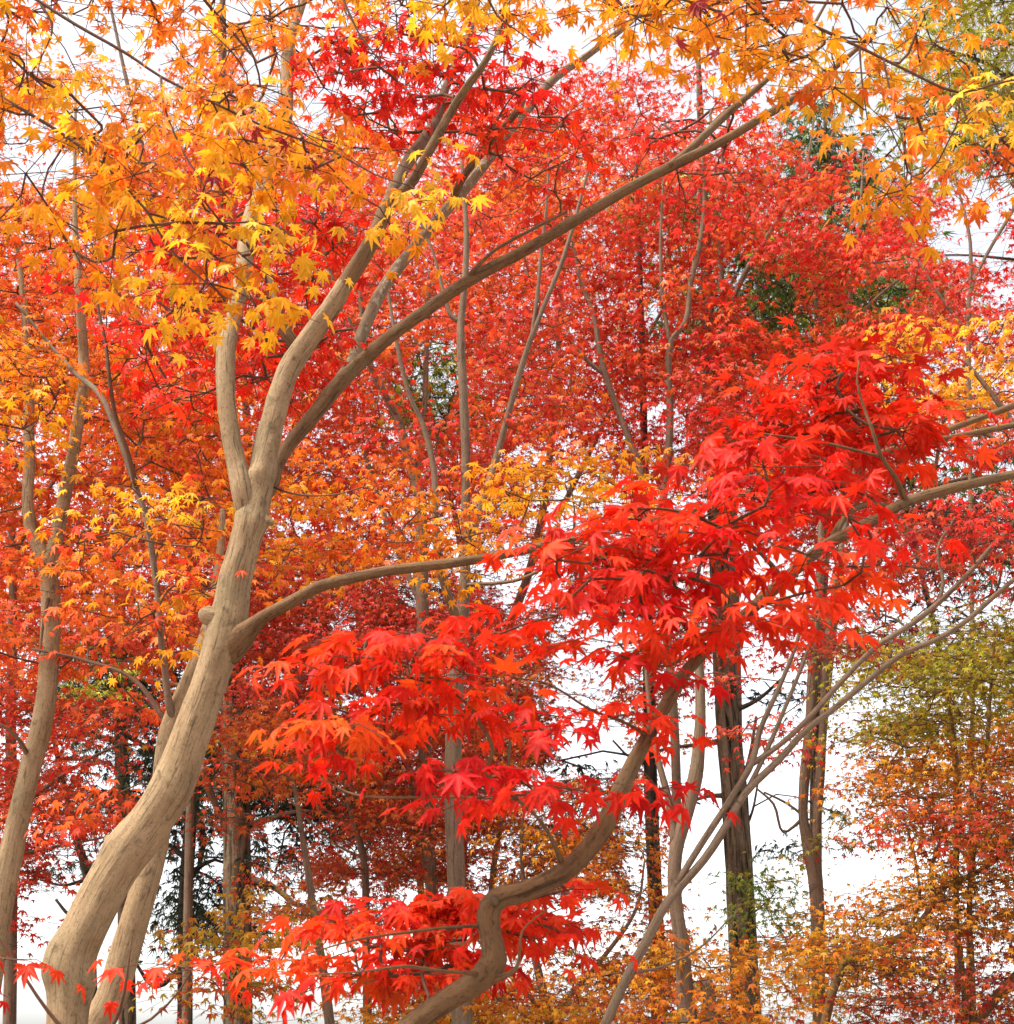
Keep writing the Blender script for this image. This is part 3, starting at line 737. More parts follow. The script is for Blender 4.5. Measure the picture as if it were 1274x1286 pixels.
# ================================================================== OVERHANGING AMBER MAPLE
NY = dict(kind='near', R=.17, per=20, tilt=.3, droop=(.95, .35))
tree('maple_tree', 'amber yellow maple hanging in along the top edge on thin dark boughs', 2.9, 'brown',
     trunk=[('w', -2.5, .6, -.15, .20), ('w', -2.45, .65, .3, .14), ('w', -2.4, .8, 1.4, .12), ('w', -2.25, 1.1, 2.6, .11), ('w', -2.0, 1.5, 3.6, .09), ('w', -1.6, 1.9, 4.5, .07)],
     limbs=[([('w', -2.2, 1.2, 2.9, .05), ('w', -1.9, 2.0, 3.8, .03), ('w', -1.45, 2.6, 4.3, .016), (-30, -50, 6, .0), (47, 0, 5, 0), (94, 30, 5, 0), (159, 67, 4.5, 0), (202, 96, 4, 0), (267, 128, 4, 0), (324, 155, 3.5, 0), (378, 175, 3, 0), (429, 195, 3, 0), (471, 219, 2, 0), (515, 233, 2, 0)], 'twig'),
            ([('w', -2.3, 1.0, 2.4, .04), ('w', -1.9, 1.9, 3.2, .022), ('w', -1.55, 2.5, 3.6, .012), (-60, 85, 6, 0), (0, 121, 5, 0), (74, 165, 5, 0), (125, 202, 4.5, 0), (160, 237, 4, 0), (186, 267, 4, 0), (209, 307, 3, 0), (243, 341, 3, 0), (283, 374, 2, 0)], 'twig'),
            ([(186, 267, 3.5, 0), (236, 283, 3, 0), (287, 307, 3, 0), (320, 334, 2, 0), (345, 350, 1.5, 0)], 'twig'),
            ([(202, 96, 3.5, 0), (206, 132, 3, 0), (229, 189, 3, 0), (256, 233, 2, 0), (262, 262, 1.5, 0)], 'twig'),
            ([(267, 128, 3, 0), (285, 165, 2, .05), (310, 210, 2, .05), (330, 240, 1.5, .05)], 'twig'),
            ([('w', -1.6, 1.9, 4.5, .06), ('w', -.7, 2.3, 5.0, .04), ('w', .2, 2.7, 4.95, .022), (860, -40, 7, .1), (932, 0, 5, 0), (1009, 27, 5, 0), (1080, 59, 4.5, 0), (1141, 89, 4, 0), (1205, 116, 4, 0), (1250, 105, 3, 0), (1330, 90, 3, 0)], 'twig'),
            ([(1205, 116, 3, 0), (1215, 150, 3, 0), (1240, 180, 2, 0), (1270, 205, 2, 0)], 'twig'),
            ([(1080, 59, 3, 0), (1082, 90, 2.5, 0), (1086, 125, 2, 0), (1090, 150, 1.5, 0)], 'twig'),
            ([(1110, 74, 3, 0), (1115, 100, 2.5, 0), (1122, 130, 2, 0), (1135, 180, 2, 0), (1145, 220, 1.5, 0)], 'twig'),
            ([('w', .1, 2.65, 4.95, .018), (760, -60, 5, .1), (775, 0, 4, 0), (800, 20, 3, 0), (850, 35, 2.5, 0), (920, 50, 2, 0)], 'twig'),
            ([('w', -.6, 2.35, 5.0, .02), (560, -90, 5, .1), (610, -10, 4, 0), (625, 20, 3, 0), (645, 35, 2, 0), (680, 60, 1.5, 0)], 'twig'),
            ([('w', -1.1, 2.1, 4.8, .018), (330, -90, 5, .1), (420, -20, 4, 0), (450, 40, 3, 0), (480, 80, 2, 0)], 'twig'),
            ([(47, 0, 3, 0), (66, 30, 3, 0), (60, 55, 2.5, 0), (40, 90, 2, 0), (15, 115, 1.5, 0)], 'twig'),
            ],
     regions=[mk_region([(-80, -40), (330, -40), (350, 70), (380, 120), (240, 140), (120, 110), (0, 100), (-80, 100)], (2.7, 3.7), [('amber', 3), ('yellow', 2), ('orange', 1)], .058, cover=1.25, gap=.85, **NY),
              mk_region([(-80, 90), (100, 120), (240, 130), (390, 130), (430, 230), (330, 260), (230, 300), (100, 330), (-80, 270)], (2.7, 3.4), [('yellow', 3), ('amber', 3)], .06, cover=1.3, gap=.75, **NY),
              mk_region([(100, 320), (230, 290), (330, 250), (400, 300), (420, 350), (300, 430), (260, 430), (210, 370)], (2.7, 3.1), [('yellow', 4), ('amber', 1)], .06, cover=.8, gap=.6, **NY),
              mk_region([(370, -80), (700, -80), (960, -80), (1040, 30), (1030, 100), (960, 70), (820, 50), (680, 45), (560, 40), (480, 10), (400, 20)], (2.7, 3.5), [('yellow', 4), ('amber', 2)], .058, cover=1.45, gap=.75, **NY),
              mk_region([(800, 0), (1000, 20), (1050, 90), (1000, 95), (880, 70), (800, 50)], (2.6, 3.1), [('yellow', 4), ('amber', 2)], .058, cover=.7, gap=.5, **NY),
              mk_region([(420, 180), (500, 160), (560, 200), (630, 250), (610, 290), (550, 250), (545, 320), (490, 310), (450, 260)], (2.8, 3.4), [('yellow', 4), ('amber', 2)], .06, cover=.6, gap=.5, **NY),
              mk_region([(950, -60), (1130, -60), (1150, 40), (1220, 75), (1330, 95), (1330, 240), (1260, 220), (1200, 180), (1150, 250), (1110, 260), (1110, 180), (1040, 120)], (2.7, 3.4), [('yellow', 4), ('amber', 2)], .06, cover=1.2, gap=.8, **NY),
              mk_region([(1130, 190), (1200, 200), (1180, 250), (1150, 265), (1110, 255)], (2.7, 3.0), 'yellow', .062, cover=.9, gap=.4, **NY),
              mk_region([(880, 10), (915, 20), (910, 45), (885, 40)], (2.6, 2.8), [('maroon', 1)], .06, cover=.8, gap=0, kind='near', R=.04, per=5, droop=(1.2, .3), label='shrivelled brown leaves'),
              mk_region([(255, 225), (290, 225), (285, 245), (260, 245)], (2.7, 2.8), [('maroon', 1)], .06, cover=.8, gap=0, kind='near', R=.04, per=5, droop=(1.2, .3), label='shrivelled brown leaves'),
              mk_region([(335, 165), (365, 165), (365, 190), (340, 190)], (2.7, 2.8), [('maroon', 1)], .06, cover=.8, gap=0, kind='near', R=.04, per=5, droop=(1.2, .3), label='shrivelled brown leaves')],
     detail='mid', foliage='foliage', twig_r=.0010, trunk_from=.8)

# ================================================================== LEFT ORANGE MAPLE AND ITS NEIGHBOURS
MID = dict(kind='mid', R=.3, per=24, tilt=.18)
tree('maple_tree', 'pale V-forked maple near left edge with soft orange crown', 6.6, 'pale',
     trunk=[(-6, 1180, 37), (3, 1126, 36), (17, 1058, 34), (27, 1011, 31), (40, 957, 30), (51, 917, 30), (60, 856, 28), (62, 820, 28), (64, 765, 27), (62, 732, 27), (58, 702, 25)],
     limbs=[([(60, 715, 22), (50, 690, 20), (40, 668, 19), (35, 630, 16), (37, 580, 16, .1), (36, 529, 15, .15), (37, 495, 14, .2), (35, 448, 12, .2), (30, 380, 9, .2), (20, 300, 6, .2)], None),
            ([(62, 712, 22), (70, 680, 20), (76, 650, 19), (81, 624, 19), (90, 580, 18, -.1), (98, 529, 17, -.15), (104, 489, 17, -.2), (105, 448, 15, -.2), (100, 380, 12, -.3), (95, 300, 9, -.3), (94, 240, 6, -.3), (95, 120, 4, -.3)], None),
            ([(62, 745, 5), (55, 780, 4, -.2), (50, 820, 3, -.3)], 'twig'),
            ([(36, 950, 7), (20, 925, 5, -.2), (0, 910, 4, -.3), (-40, 900, 3, -.4)], 'grey')],
     bumps=[(34, 1000, -.1, .01, .05), (92, 622, -.3, .012, .03)],
     regions=[mk_region([(-100, 220), (100, 250), (200, 330), (250, 430), (300, 560), (280, 640), (200, 610), (140, 520), (-100, 560)], (6.5, 8.0), [('orange', 4), ('amber', 2), ('red_warm', 1)], .068, cover=1.5, gap=.9, **MID),
              mk_region([(-100, 380), (50, 400), (70, 520), (20, 560), (-100, 560)], (5.6, 6.4), [('amber', 3), ('yellow', 1)], .068, cover=1.0, gap=.5, **MID),
              mk_region([(-100, 560), (120, 560), (230, 620), (190, 700), (60, 720), (-100, 740)], (6.8, 7.6), [('red_warm', 3), ('orange', 3)], .068, cover=.9, gap=.8, **MID),
              mk_region([(-100, 690), (60, 690), (110, 720), (120, 830), (60, 850), (-100, 860)], (6.4, 7.1), [('orange', 3), ('red_warm', 2)], .068, cover=.9, gap=.6, **MID)],
     detail='near', twig_r=.0014)

tree('maple_tree', 'slim maple half hidden behind the big leaning trunk with orange yellow sprays', 5.7, 'pale',
     trunk=[(112, 1300, 50), (138, 1258, 46), (158, 1193, 43), (178, 1126, 40), (196, 1058, 36), (205, 990, 33), (210, 930, 30), (218, 900, 27), (230, 872, 24), (242, 840, 20), (262, 780, 15, .3), (276, 700, 12, .5), (280, 640, 9, .5)],
     limbs=[([(217, 900, 13, -.02), (212, 880, 11, -.05), (209, 857, 10, -.06), (202, 799, 9, -.1), (199, 755, 9, -.1), (189, 681, 9, -.1), (182, 644, 9, -.1), (169, 607, 8, -.1), (148, 546, 8, -.1), (125, 495, 8, 0), (94, 468, 7, .1), (67, 438, 5, .2), (20, 380, 4, .2)], 'grey'),
            ([(172, 612, 8, -.12), (159, 563, 6, -.2), (145, 522, 6, -.25), (138, 479, 6, -.3), (132, 428, 5, -.3), (123, 385, 4, -.3), (118, 330, 3, -.3)], 'twig'),
            ([(208, 905, 8), (170, 855, 6, .1), (110, 830, 5, .3), (40, 815, 4, .4)], 'twig')],
     regions=[mk_region([(90, 640), (190, 600), (290, 640), (285, 740), (230, 830), (150, 810), (100, 760)], (5.1, 6.4), [('amber', 3), ('orange', 3), ('yellow', 1)], .066, cover=1.0, gap=.6, kind='near', R=.28, per=18, tilt=.2),
              mk_region([(90, 820), (200, 800), (240, 860), (200, 900), (100, 880)], (5.8, 6.6), [('rust', 2), ('red_warm', 2)], .075, cover=.5, gap=.6, **MID),
              mk_region([(60, 1010), (160, 985), (175, 1020), (140, 1060), (70, 1050)], (5.5, 6.1), [('orange', 2), ('red_warm', 2)], .075, cover=.8, gap=.5, kind='mid', R=.22, per=16)],
     detail='mid', twig_r=.0012)

# ================================================================== MIDDLE GROUND
FAR = dict(kind='far', R=.44, per=40, tilt=.16)
G_BACK = 'red maples in the middle distance'
def bg_tree(label, Y, bark, trunk, limbs, regions, group=G_BACK, **kw):
    return tree('maple_tree', label, Y, bark, trunk, [(l, None) for l in limbs], regions, group=group, detail=kw.pop('detail', 'far' if Y > 9 else 'mid'), twig_r=kw.pop('twig_r', .0010), **kw)

bg_tree('tall straight grey maple in centre forking low, orange gold sprays over its trunk', 7.6, 'grey',
        [(582, 1300, 31), (575, 1180, 27), (573, 1092, 26), (570, 1025, 26), (570, 923, 24), (575, 830, 23), (580, 780, 21), (584, 732, 16), (585, 664, 14), (585, 630, 13), (585, 563, 13), (582, 495, 13), (579, 428, 12), (579, 405, 11), (582, 378, 10), (586, 300, 8), (580, 200, 5)],
        [[(578, 790, 14), (566, 757, 13, -.1), (555, 722, 13, -.15), (548, 680, 11, -.2), (545, 590, 9, -.2), (531, 533, 8, -.2), (514, 495, 7, -.2), (498, 428, 6, -.2), (485, 350, 4, -.2)],
         [(588, 690, 10), (606, 630, 10, .1), (622, 580, 10, .2), (636, 529, 9, .2), (653, 468, 9, .2), (666, 428, 8, .2), (683, 385, 7, .2), (703, 337, 7, .2), (717, 294, 6, .2), (740, 210, 4, .2)],
         [(668, 425, 6, .2), (675, 371, 6, .2), (680, 317, 5, .2), (687, 253, 4, .2), (690, 180, 3, .2)],
         [(580, 405, 7), (568, 398, 7), (560, 378, 6), (545, 320, 4), (520, 260, 3)],
         [(584, 735, 5), (660, 725, 5, -.4), (712, 690, 4, -.6), (722, 650, 3, -.7), (715, 600, 2, -.8)]],
        [mk_region([(330, 560), (430, 545), (480, 590), (560, 640), (620, 690), (540, 715), (420, 740), (330, 720)], (6.2, 7.4), [('amber', 3), ('orange', 2), ('gold', 1)], .068, cover=1.35, gap=.8, **MID),
         mk_region([(610, 600), (650, 560), (760, 545), (815, 580), (800, 640), (720, 660), (660, 650)], (6.0, 6.8), [('yellow', 3), ('gold', 2), ('amber', 2)], .068, cover=1.2, gap=.7, **MID),
         mk_region([(480, 680), (620, 680), (720, 660), (700, 740), (640, 750), (540, 705)], (6.4, 7.0), [('yellow', 2), ('amber', 2), ('gold', 2)], .066, cover=1.0, gap=.9, **MID),
         mk_region([(420, 300), (560, 220), (700, 200), (740, 340), (720, 520), (640, 620), (500, 600), (430, 480)], (7.8, 9.8), [('red_mid', 3), ('red_warm', 3), ('rust', 1)], .066, cover=1.0, gap=.9, **MID)],
        group=None, detail='mid')

bg_tree('slender red maple left of the central grey trunk with thin upright stems', 9.0, 'grey',
        [(545, 1160, 18), (536, 1000, 18), (532, 860, 18), (530, 720, 18), (526, 617, 17), (514, 580, 15), (501, 529, 12), (487, 502, 11), (464, 455, 10), (455, 400, 8), (450, 320, 6), (440, 240, 4)],
        [[(524, 600, 8), (533, 520, 8, .2), (536, 428, 8, .3), (540, 340, 6, .4)], [(500, 525, 6), (470, 470, 6, -.2), (430, 380, 4, -.3), (400, 300, 3, -.4)], [(456, 560, 7, .3), (480, 640, 8, .2), (528, 760, 8)]],
        [mk_region([(190, 180), (330, 150), (440, 160), (500, 300), (480, 460), (470, 640), (330, 640), (230, 640), (200, 460)], (8.9, 11), [('red_mid', 4), ('red_warm', 3), ('red_rose', 1)], .068, cover=1.5, gap=1, **FAR),
         mk_region([(200, 560), (330, 640), (330, 800), (240, 820), (180, 700)], (8.4, 9.6), [('red_mid', 3), ('red_warm', 2)], .068, cover=1.2, gap=.9, **FAR)])

bg_tree('crimson maple filling the centre with two pale stems leaning apart', 10.5, 'grey',
        [(858, 1290, 16), (856, 1193, 15), (846, 1100, 14), (850, 1000, 14), (840, 820, 13), (816, 680, 12), (805, 590, 10), (795, 563, 10), (778, 519, 9), (761, 472, 9), (751, 428, 8), (747, 400, 7), (727, 344, 6), (715, 250, 4)],
        [[(760, 470, 6), (740, 455, 6), (717, 428, 5), (690, 400, 4), (660, 340, 3)], [(812, 690, 12), (830, 640, 12), (838, 590, 12), (842, 529, 11), (843, 428, 9), (861, 405, 8), (868, 354, 8), (881, 297, 8), (885, 240, 5), (880, 160, 3)],
         [(843, 440, 6), (832, 370, 6), (830, 300, 5), (835, 200, 3)]],
        [mk_region([(560, 120), (700, 90), (900, 80), (960, 200), (960, 420), (900, 560), (820, 600), (700, 600), (600, 640), (560, 400)], (10.4, 12.4), [('red_mid', 5), ('red_rose', 1), ('red_warm', 3)], .076, cover=1.3, gap=1, **FAR),
         mk_region([(600, 200), (700, 160), (760, 230), (700, 320), (620, 300)], (9.2, 9.8), [('rust', 2), ('red_warm', 2), ('gold', 1)], .075, cover=.5, gap=.8, **FAR)])

bg_tree('scarlet maple right of centre with dark slanting upper branch', 12.6, 'grey',
        [(930, 1180, 18), (925, 900, 17), (922, 700, 14), (918, 560, 12), (917, 522, 10), (913, 428, 9), (908, 371, 8), (903, 304, 7), (891, 270, 6), (880, 200, 4)],
        [[(912, 400, 8), (932, 351, 8), (979, 273, 7), (1013, 219, 6), (1050, 162, 5), (1075, 100, 3)], [(1012, 221, 4), (1016, 195, 4), (1021, 162, 3), (1025, 110, 2)], [(892, 272, 5), (908, 243, 6), (913, 202, 5), (915, 145, 5), (920, 90, 3)]],
        [mk_region([(850, 160), (960, 140), (1050, 160), (1090, 330), (1080, 440), (1000, 500), (940, 560), (860, 540)], (10.0, 11.6), [('red_mid', 4), ('red_bright', 1), ('red_rose', 1), ('red_warm', 3)], .076, cover=1.1, gap=1, **FAR),
         mk_region([(840, 480), (960, 450), (1020, 500), (1000, 580), (880, 620), (820, 590)], (9.5, 10.8), [('red_dark', 2), ('red_mid', 3)], .068, cover=1.2, gap=.8, **FAR)])

bg_tree('red maple at upper right with forked bare pale twigs showing through', 12.0, 'grey',
        [(1030, 1290, 14), (1028, 1150, 13), (1024, 1080, 13), (1036, 900, 11), (1056, 700, 10), (1062, 520, 9), (1062, 430, 9), (1066, 390, 8), (1070, 354, 7), (1080, 280, 5), (1085, 190, 3)],
        [[(1062, 470, 7), (1045, 440, 7), (1030, 405, 7), (1023, 358, 6), (1020, 300, 4)], [(1063, 420, 6), (1080, 398, 6), (1097, 378, 5), (1130, 350, 4)]],
        [mk_region([(1000, 220), (1100, 190), (1190, 240), (1190, 420), (1110, 470), (1000, 480)], (11.0, 13.0), [('red_mid', 4), ('red_warm', 2), ('red_rose', 1)], .076, cover=1.35, gap=1, **FAR),
         mk_region([(920, 560), (1060, 480), (1290, 520), (1290, 660), (1180, 650), (1050, 690), (930, 680)], (11.0, 13.0), [('red_mid', 3), ('red_dark', 2), ('red_warm', 2)], .076, cover=1.2, gap=.9, **FAR)])

bg_tree('rosy red maple at right edge with thin forked stem against the sky', 9.5, 'grey',
        [(1216, 1290, 7), (1218, 1150, 7), (1222, 900, 7), (1219, 600, 6), (1217, 405, 7), (1219, 365, 6), (1239, 321, 5), (1273, 263, 5), (1310, 190, 3)],
        [[(1219, 368, 5), (1219, 304, 5), (1210, 260, 4), (1202, 230, 3), (1195, 190, 2)], [(1217, 420, 4), (1180, 370, 4), (1150, 320, 3)]],
        [mk_region([(1090, 250), (1180, 210), (1330, 180), (1330, 440), (1200, 440), (1110, 420)], (8.8, 10.2), [('red_rose', 2), ('red_mid', 4)], .068, cover=1.0, gap=1, **FAR)])

bg_tree('golden orange maple spreading in from the right behind the scarlet sprays', 7.2, 'grey',
        [(1360, 1250, 22), (1355, 1000, 20), (1345, 800, 17), (1320, 660, 13), (1290, 560, 10), (1250, 500, 8), (1210, 450, 5)],
        [[(1300, 590, 8), (1240, 545, 7), (1180, 500, 6), (1120, 470, 4), (1060, 500, 3), (960, 560, 2)], [(1340, 780, 8), (1290, 640, 6), (1240, 650, 4)]],
        [mk_region([(1090, 440), (1150, 405), (1330, 395), (1330, 500), (1220, 520), (1150, 530), (1100, 490)], (6.4, 7.6), [('yellow', 3), ('gold', 2), ('amber', 3)], .068, cover=1.25, gap=.6, **MID),
         mk_region([(890, 560), (960, 530), (1010, 560), (960, 600), (890, 600)], (6.4, 7.0), [('yellow', 2), ('amber', 2)], .066, cover=.7, gap=.6, **MID),
         mk_region([(1180, 560), (1330, 520), (1330, 620), (1230, 620)], (6.4, 7.4), [('red_warm', 2), ('red_mid', 2)], .066, cover=.9, gap=.8, **MID)], group=None, detail='mid')

bg_tree('deep red maple behind the V-forked trunk at left', 9.5, 'grey',
        [(14, 1150, 18), (14, 900, 15), (16, 720, 11), (13, 630, 9), (8, 560, 7), (0, 450, 5)],
        [[(16, 700, 7), (70, 600, 6), (140, 520, 4), (200, 430, 3)], [(14, 900, 8), (80, 850, 6), (150, 830, 4), (220, 840, 3)]],
        [mk_region([(-100, 300), (60, 330), (200, 420), (250, 560), (280, 700), (270, 830), (150, 860), (-100, 860)], (9.0, 11.0), [('red_mid', 2), ('red_warm', 4), ('orange', 3)], .076, cover=1.3, gap=.9, **FAR)])

bg_tree('low dark red maple with fiery sprays at left edge under the forked trunk', 8.2, 'grey',
        [(-40, 1260, 20), (-36, 1100, 18), (-30, 980, 14), (-10, 900, 9), (10, 860, 6), (30, 830, 4)],
        [[(-34, 1060, 9), (30, 1010, 7), (100, 960, 5), (160, 930, 3)], [(-34, 1090, 8), (40, 1070, 6), (90, 1060, 4), (140, 1050, 3)]],
        [mk_region([(-100, 850), (40, 830), (120, 850), (210, 880), (190, 960), (140, 1000), (120, 1090), (60, 1110), (-100, 1140)], (7.4, 9.2), [('red_mid', 3), ('red_dark', 3), ('red_warm', 2)], .066, cover=1.25, gap=.85, **FAR),
         mk_region([(-100, 1060), (60, 1070), (90, 1110), (40, 1190), (-100, 1200)], (7.4, 8.4), [('red_dark', 2), ('red_mid', 3)], .066, cover=.8, gap=.9, **FAR)])

bg_tree('dusky red maple between the big trunk and central trunk, thin bare stems below', 9.2, 'grey',
        [(462, 1300, 14), (460, 1180, 12), (457, 1079, 10), (444, 1031, 9), (434, 984, 8), (425, 920, 7), (410, 840, 5), (400, 770, 3)],
        [[(545, 1300, 12), (541, 1180, 11), (538, 1112, 10), (528, 1058, 9), (521, 1018, 8), (513, 957, 7), (508, 880, 5), (490, 790, 3)],
         [(612, 1200, 10), (622, 1075, 10), (630, 1035, 8), (636, 1008, 7), (640, 940, 5), (650, 860, 3)], [(432, 960, 5), (380, 900, 4), (330, 860, 3)]],
        [mk_region([(300, 780), (400, 740), (560, 730), (600, 800), (560, 920), (440, 930), (330, 900)], (8.4, 10.0), [('red_dark', 3), ('red_mid', 3), ('maroon', 1)], .068, cover=1.25, gap=.9, **FAR),
         mk_region([(340, 900), (560, 900), (660, 1000), (640, 1100), (540, 1120), (420, 1100), (370, 1010)], (8.6, 10.2), [('red_dark', 3), ('rust', 3), ('red_mid', 1)], .066, cover=1.25, gap=.9, **FAR),
         mk_region([(330, 1070), (480, 1080), (660, 1070), (650, 1150), (480, 1170), (330, 1150)], (9.2, 11), [('rust', 3), ('red_dark', 2), ('olive_gold', 1)], .066, cover=.9, gap=.9, **FAR),
         mk_region([(300, 650), (480, 720), (640, 740), (640, 800), (400, 800), (310, 760)], (9.0, 10.4), [('red_mid', 3), ('red_dark', 2)], .068, cover=1.0, gap=.9, **FAR)])

bg_tree('rust orange maple spreading in front of the furrowed trunk at lower left', 7.8, 'grey',
        [(420, 1340, 16), (410, 1250, 14), (395, 1150, 11), (380, 1050, 8), (365, 960, 6), (350, 900, 4)],
        [[(398, 1170, 7), (340, 1190, 5), (290, 1180, 4), (250, 1180, 3)], [(368, 980, 4), (320, 960, 4), (275, 945, 3)], [(255, 965, 9, 1.2), (266, 1000, 10, 1.3), (280, 1030, 8, 1.4)]],
        [mk_region([(250, 910), (300, 880), (420, 880), (430, 960), (350, 1000), (260, 975)], (7.2, 8.4), [('rust', 4), ('gold', 1), ('red_warm', 1)], .075, cover=1.5, gap=.7, **FAR),
         mk_region([(262, 1025), (320, 1015), (320, 1045), (280, 1055)], (7.2, 7.6), [('rust', 4)], .07, cover=1.2, gap=.1, kind='far', R=.2, per=18),
         mk_region([(230, 1165), (330, 1140), (390, 1140), (350, 1200), (330, 1290), (270, 1290), (270, 1210)], (7.0, 7.8), [('olive_gold', 3), ('rust', 2), ('olive', 2)], .075, cover=1.5, gap=.4, **FAR)], group='rust and gold maples low in the wood')

bg_tree('golden maple low in the centre below the bent trunk', 8.6, 'grey',
        [(700, 1330, 18), (690, 1280, 15), (672, 1200, 11), (660, 1130, 8), (655, 1060, 5), (660, 1000, 3)],
        [[(690, 1280, 9), (760, 1200, 7), (800, 1140, 5), (810, 1080, 3)], [(695, 1300, 8), (620, 1250, 6), (540, 1230, 4)], [(690, 1280, 6), (600, 1180, 5), (560, 1130, 3)]],
        [mk_region([(470, 1240), (560, 1220), (700, 1230), (860, 1180), (880, 1300), (470, 1300)], (7.8, 9.2), [('gold', 5), ('olive_gold', 1), ('rust', 1)], .066, cover=2.0, gap=.5, **FAR),
         mk_region([(640, 1000), (760, 960), (790, 1040), (790, 1120), (720, 1130), (660, 1080)], (8.4, 9.6), [('gold', 4), ('rust', 2)], .066, cover=1.8, gap=.7, **FAR),
         mk_region([(640, 1110), (790, 1100), (850, 1150), (840, 1220), (700, 1230), (640, 1180)], (8.2, 9.6), [('gold', 2), ('red_dark', 2), ('rust', 2)], .066, cover=1.0, gap=.8, **FAR)], group='rust and gold maples low in the wood')

bg_tree('pale grey maple right of the bent trunk, tall wavering stem with lopped stub beside it', 7.4, 'grey',
        [(868, 1300, 27), (862, 1260, 25), (857, 1193, 22), (848, 1126, 20), (849, 1070, 20), (862, 1022, 21), (874, 974, 21), (879, 923, 17), (880, 880, 15), (878, 830, 13), (870, 760, 10), (860, 660, 7)],
        [[(896, 1300, 21), (893, 1270, 20), (889, 1245, 20), (887, 1232, 19)], [(850, 1060, 14), (843, 1030, 12), (840, 1005, 11), (826, 950, 9), (815, 880, 7), (810, 800, 5)]],
        [mk_region([(780, 780), (880, 760), (960, 800), (940, 850), (860, 880), (800, 860)], (7.4, 8.6), [('red_dark', 2), ('maroon', 2), ('red_mid', 1)], .066, cover=.45, gap=.8, **FAR),
         mk_region([(850, 1190), (960, 1200), (1010, 1230), (1000, 1300), (850, 1300)], (7.0, 8.4), [('gold', 3), ('olive_gold', 2), ('rust', 2)], .075, cover=1.4, gap=.6, **FAR),
         mk_region([(905, 910), (985, 900), (1010, 940), (960, 970), (900, 960)], (6.8, 7.4), [('red_dark', 2), ('red_mid', 2)], .075, cover=.45, gap=.0, kind='far', R=.25, per=14)], group=None, detail='mid')

bg_tree('leaning maple with several long oblique stems rising to the right edge', 6.2, 'grey',
        [(748, 1310, 14), (762, 1283, 14), (788, 1227, 14), (815, 1177, 14), (838, 1134, 13), (885, 1079, 12), (912, 1038, 12), (935, 998, 11), (979, 954, 10), (1013, 917, 9), (1053, 886, 9), (1090, 855, 8), (1131, 823, 8), (1181, 801, 7), (1215, 779, 7), (1249, 749, 7), (1274, 728, 6), (1340, 680, 4)],
        [[(836, 1140, 10), (846, 1118, 10), (878, 1065, 10), (928, 988, 10), (945, 957, 10), (955, 917, 8), (979, 863, 7), (1000, 810, 5), (1010, 760, 3)],
         [(944, 960, 8), (979, 936, 8), (1013, 905, 8), (1060, 853, 8), (1100, 813, 8), (1148, 782, 8), (1181, 755, 8), (1215, 722, 7), (1242, 691, 7), (1273, 657, 7), (1320, 600, 4)],
         [(935, 1000, 7), (960, 950, 7), (990, 880, 6), (1010, 830, 5), (1030, 770, 3)],
         [(1180, 757, 5), (1185, 730, 5), (1178, 690, 4), (1200, 650, 3)],
         [(792, 1222, 5), (830, 1215, 4), (880, 1190, 3), (920, 1150, 2)]],
        [mk_region([(1040, 690), (1120, 660), (1330, 620), (1330, 740), (1180, 800), (1080, 800), (1010, 830)], (6.2, 8.2), [('maroon', 3), ('red_dark', 3), ('red_mid', 2)], .075, cover=.85, gap=.9, kind='far', R=.36, per=26),
         mk_region([(1180, 640), (1330, 600), (1330, 690), (1200, 700)], (5.8, 6.6), [('red_mid', 3), ('red_rose', 1)], .075, cover=.7, gap=.6, kind='far', R=.3, per=20)], group=None, detail='mid', twig_r=.0014)

bg_tree('twin-stemmed slim grey tree standing against white sky, joined low in a fork', 9.6, 'grey',
        [(1030, 1300, 20), (1028, 1220, 20), (1028, 1160, 20), (1024, 1100, 22), (1019, 1070, 24), (1011, 1040, 15), (1009, 1020, 14), (1011, 974, 15), (1018, 907, 15), (1020, 856, 14), (1023, 800, 12), (1030, 700, 9), (1035, 560, 6)],
        [[(1022, 1080, 15), (1026, 1040, 14), (1027, 1020, 14), (1030, 974, 15), (1033, 923, 13), (1036, 856, 12), (1040, 800, 11), (1055, 700, 8), (1075, 580, 5)],
         [(1012, 1025, 5), (984, 1045, 4), (972, 1010, 4), (950, 990, 3)], [(1016, 1030, 4), (990, 1010, 4), (960, 995, 3)]],
        [mk_region([(980, 770), (1100, 760), (1100, 830), (1040, 850), (980, 830)], (9.0, 10.5), [('red_dark', 2), ('maroon', 2), ('rust', 1)], .068, cover=.8, gap=.8, **FAR),
         mk_region([(930, 1160), (1080, 1120), (1080, 1270), (940, 1280)], (9.0, 11.0), [('gold', 2), ('olive_gold', 2), ('rust', 1)], .062, cover=.6, gap=.3, **FAR),
         mk_region([(930, 1090), (1010, 1060), (1020, 1160), (960, 1190)], (10.5, 12), [('olive', 2), ('green', 2)], .07, cover=.45, gap=.1, kind='far', R=.4, per=24)], group=None, detail='mid')

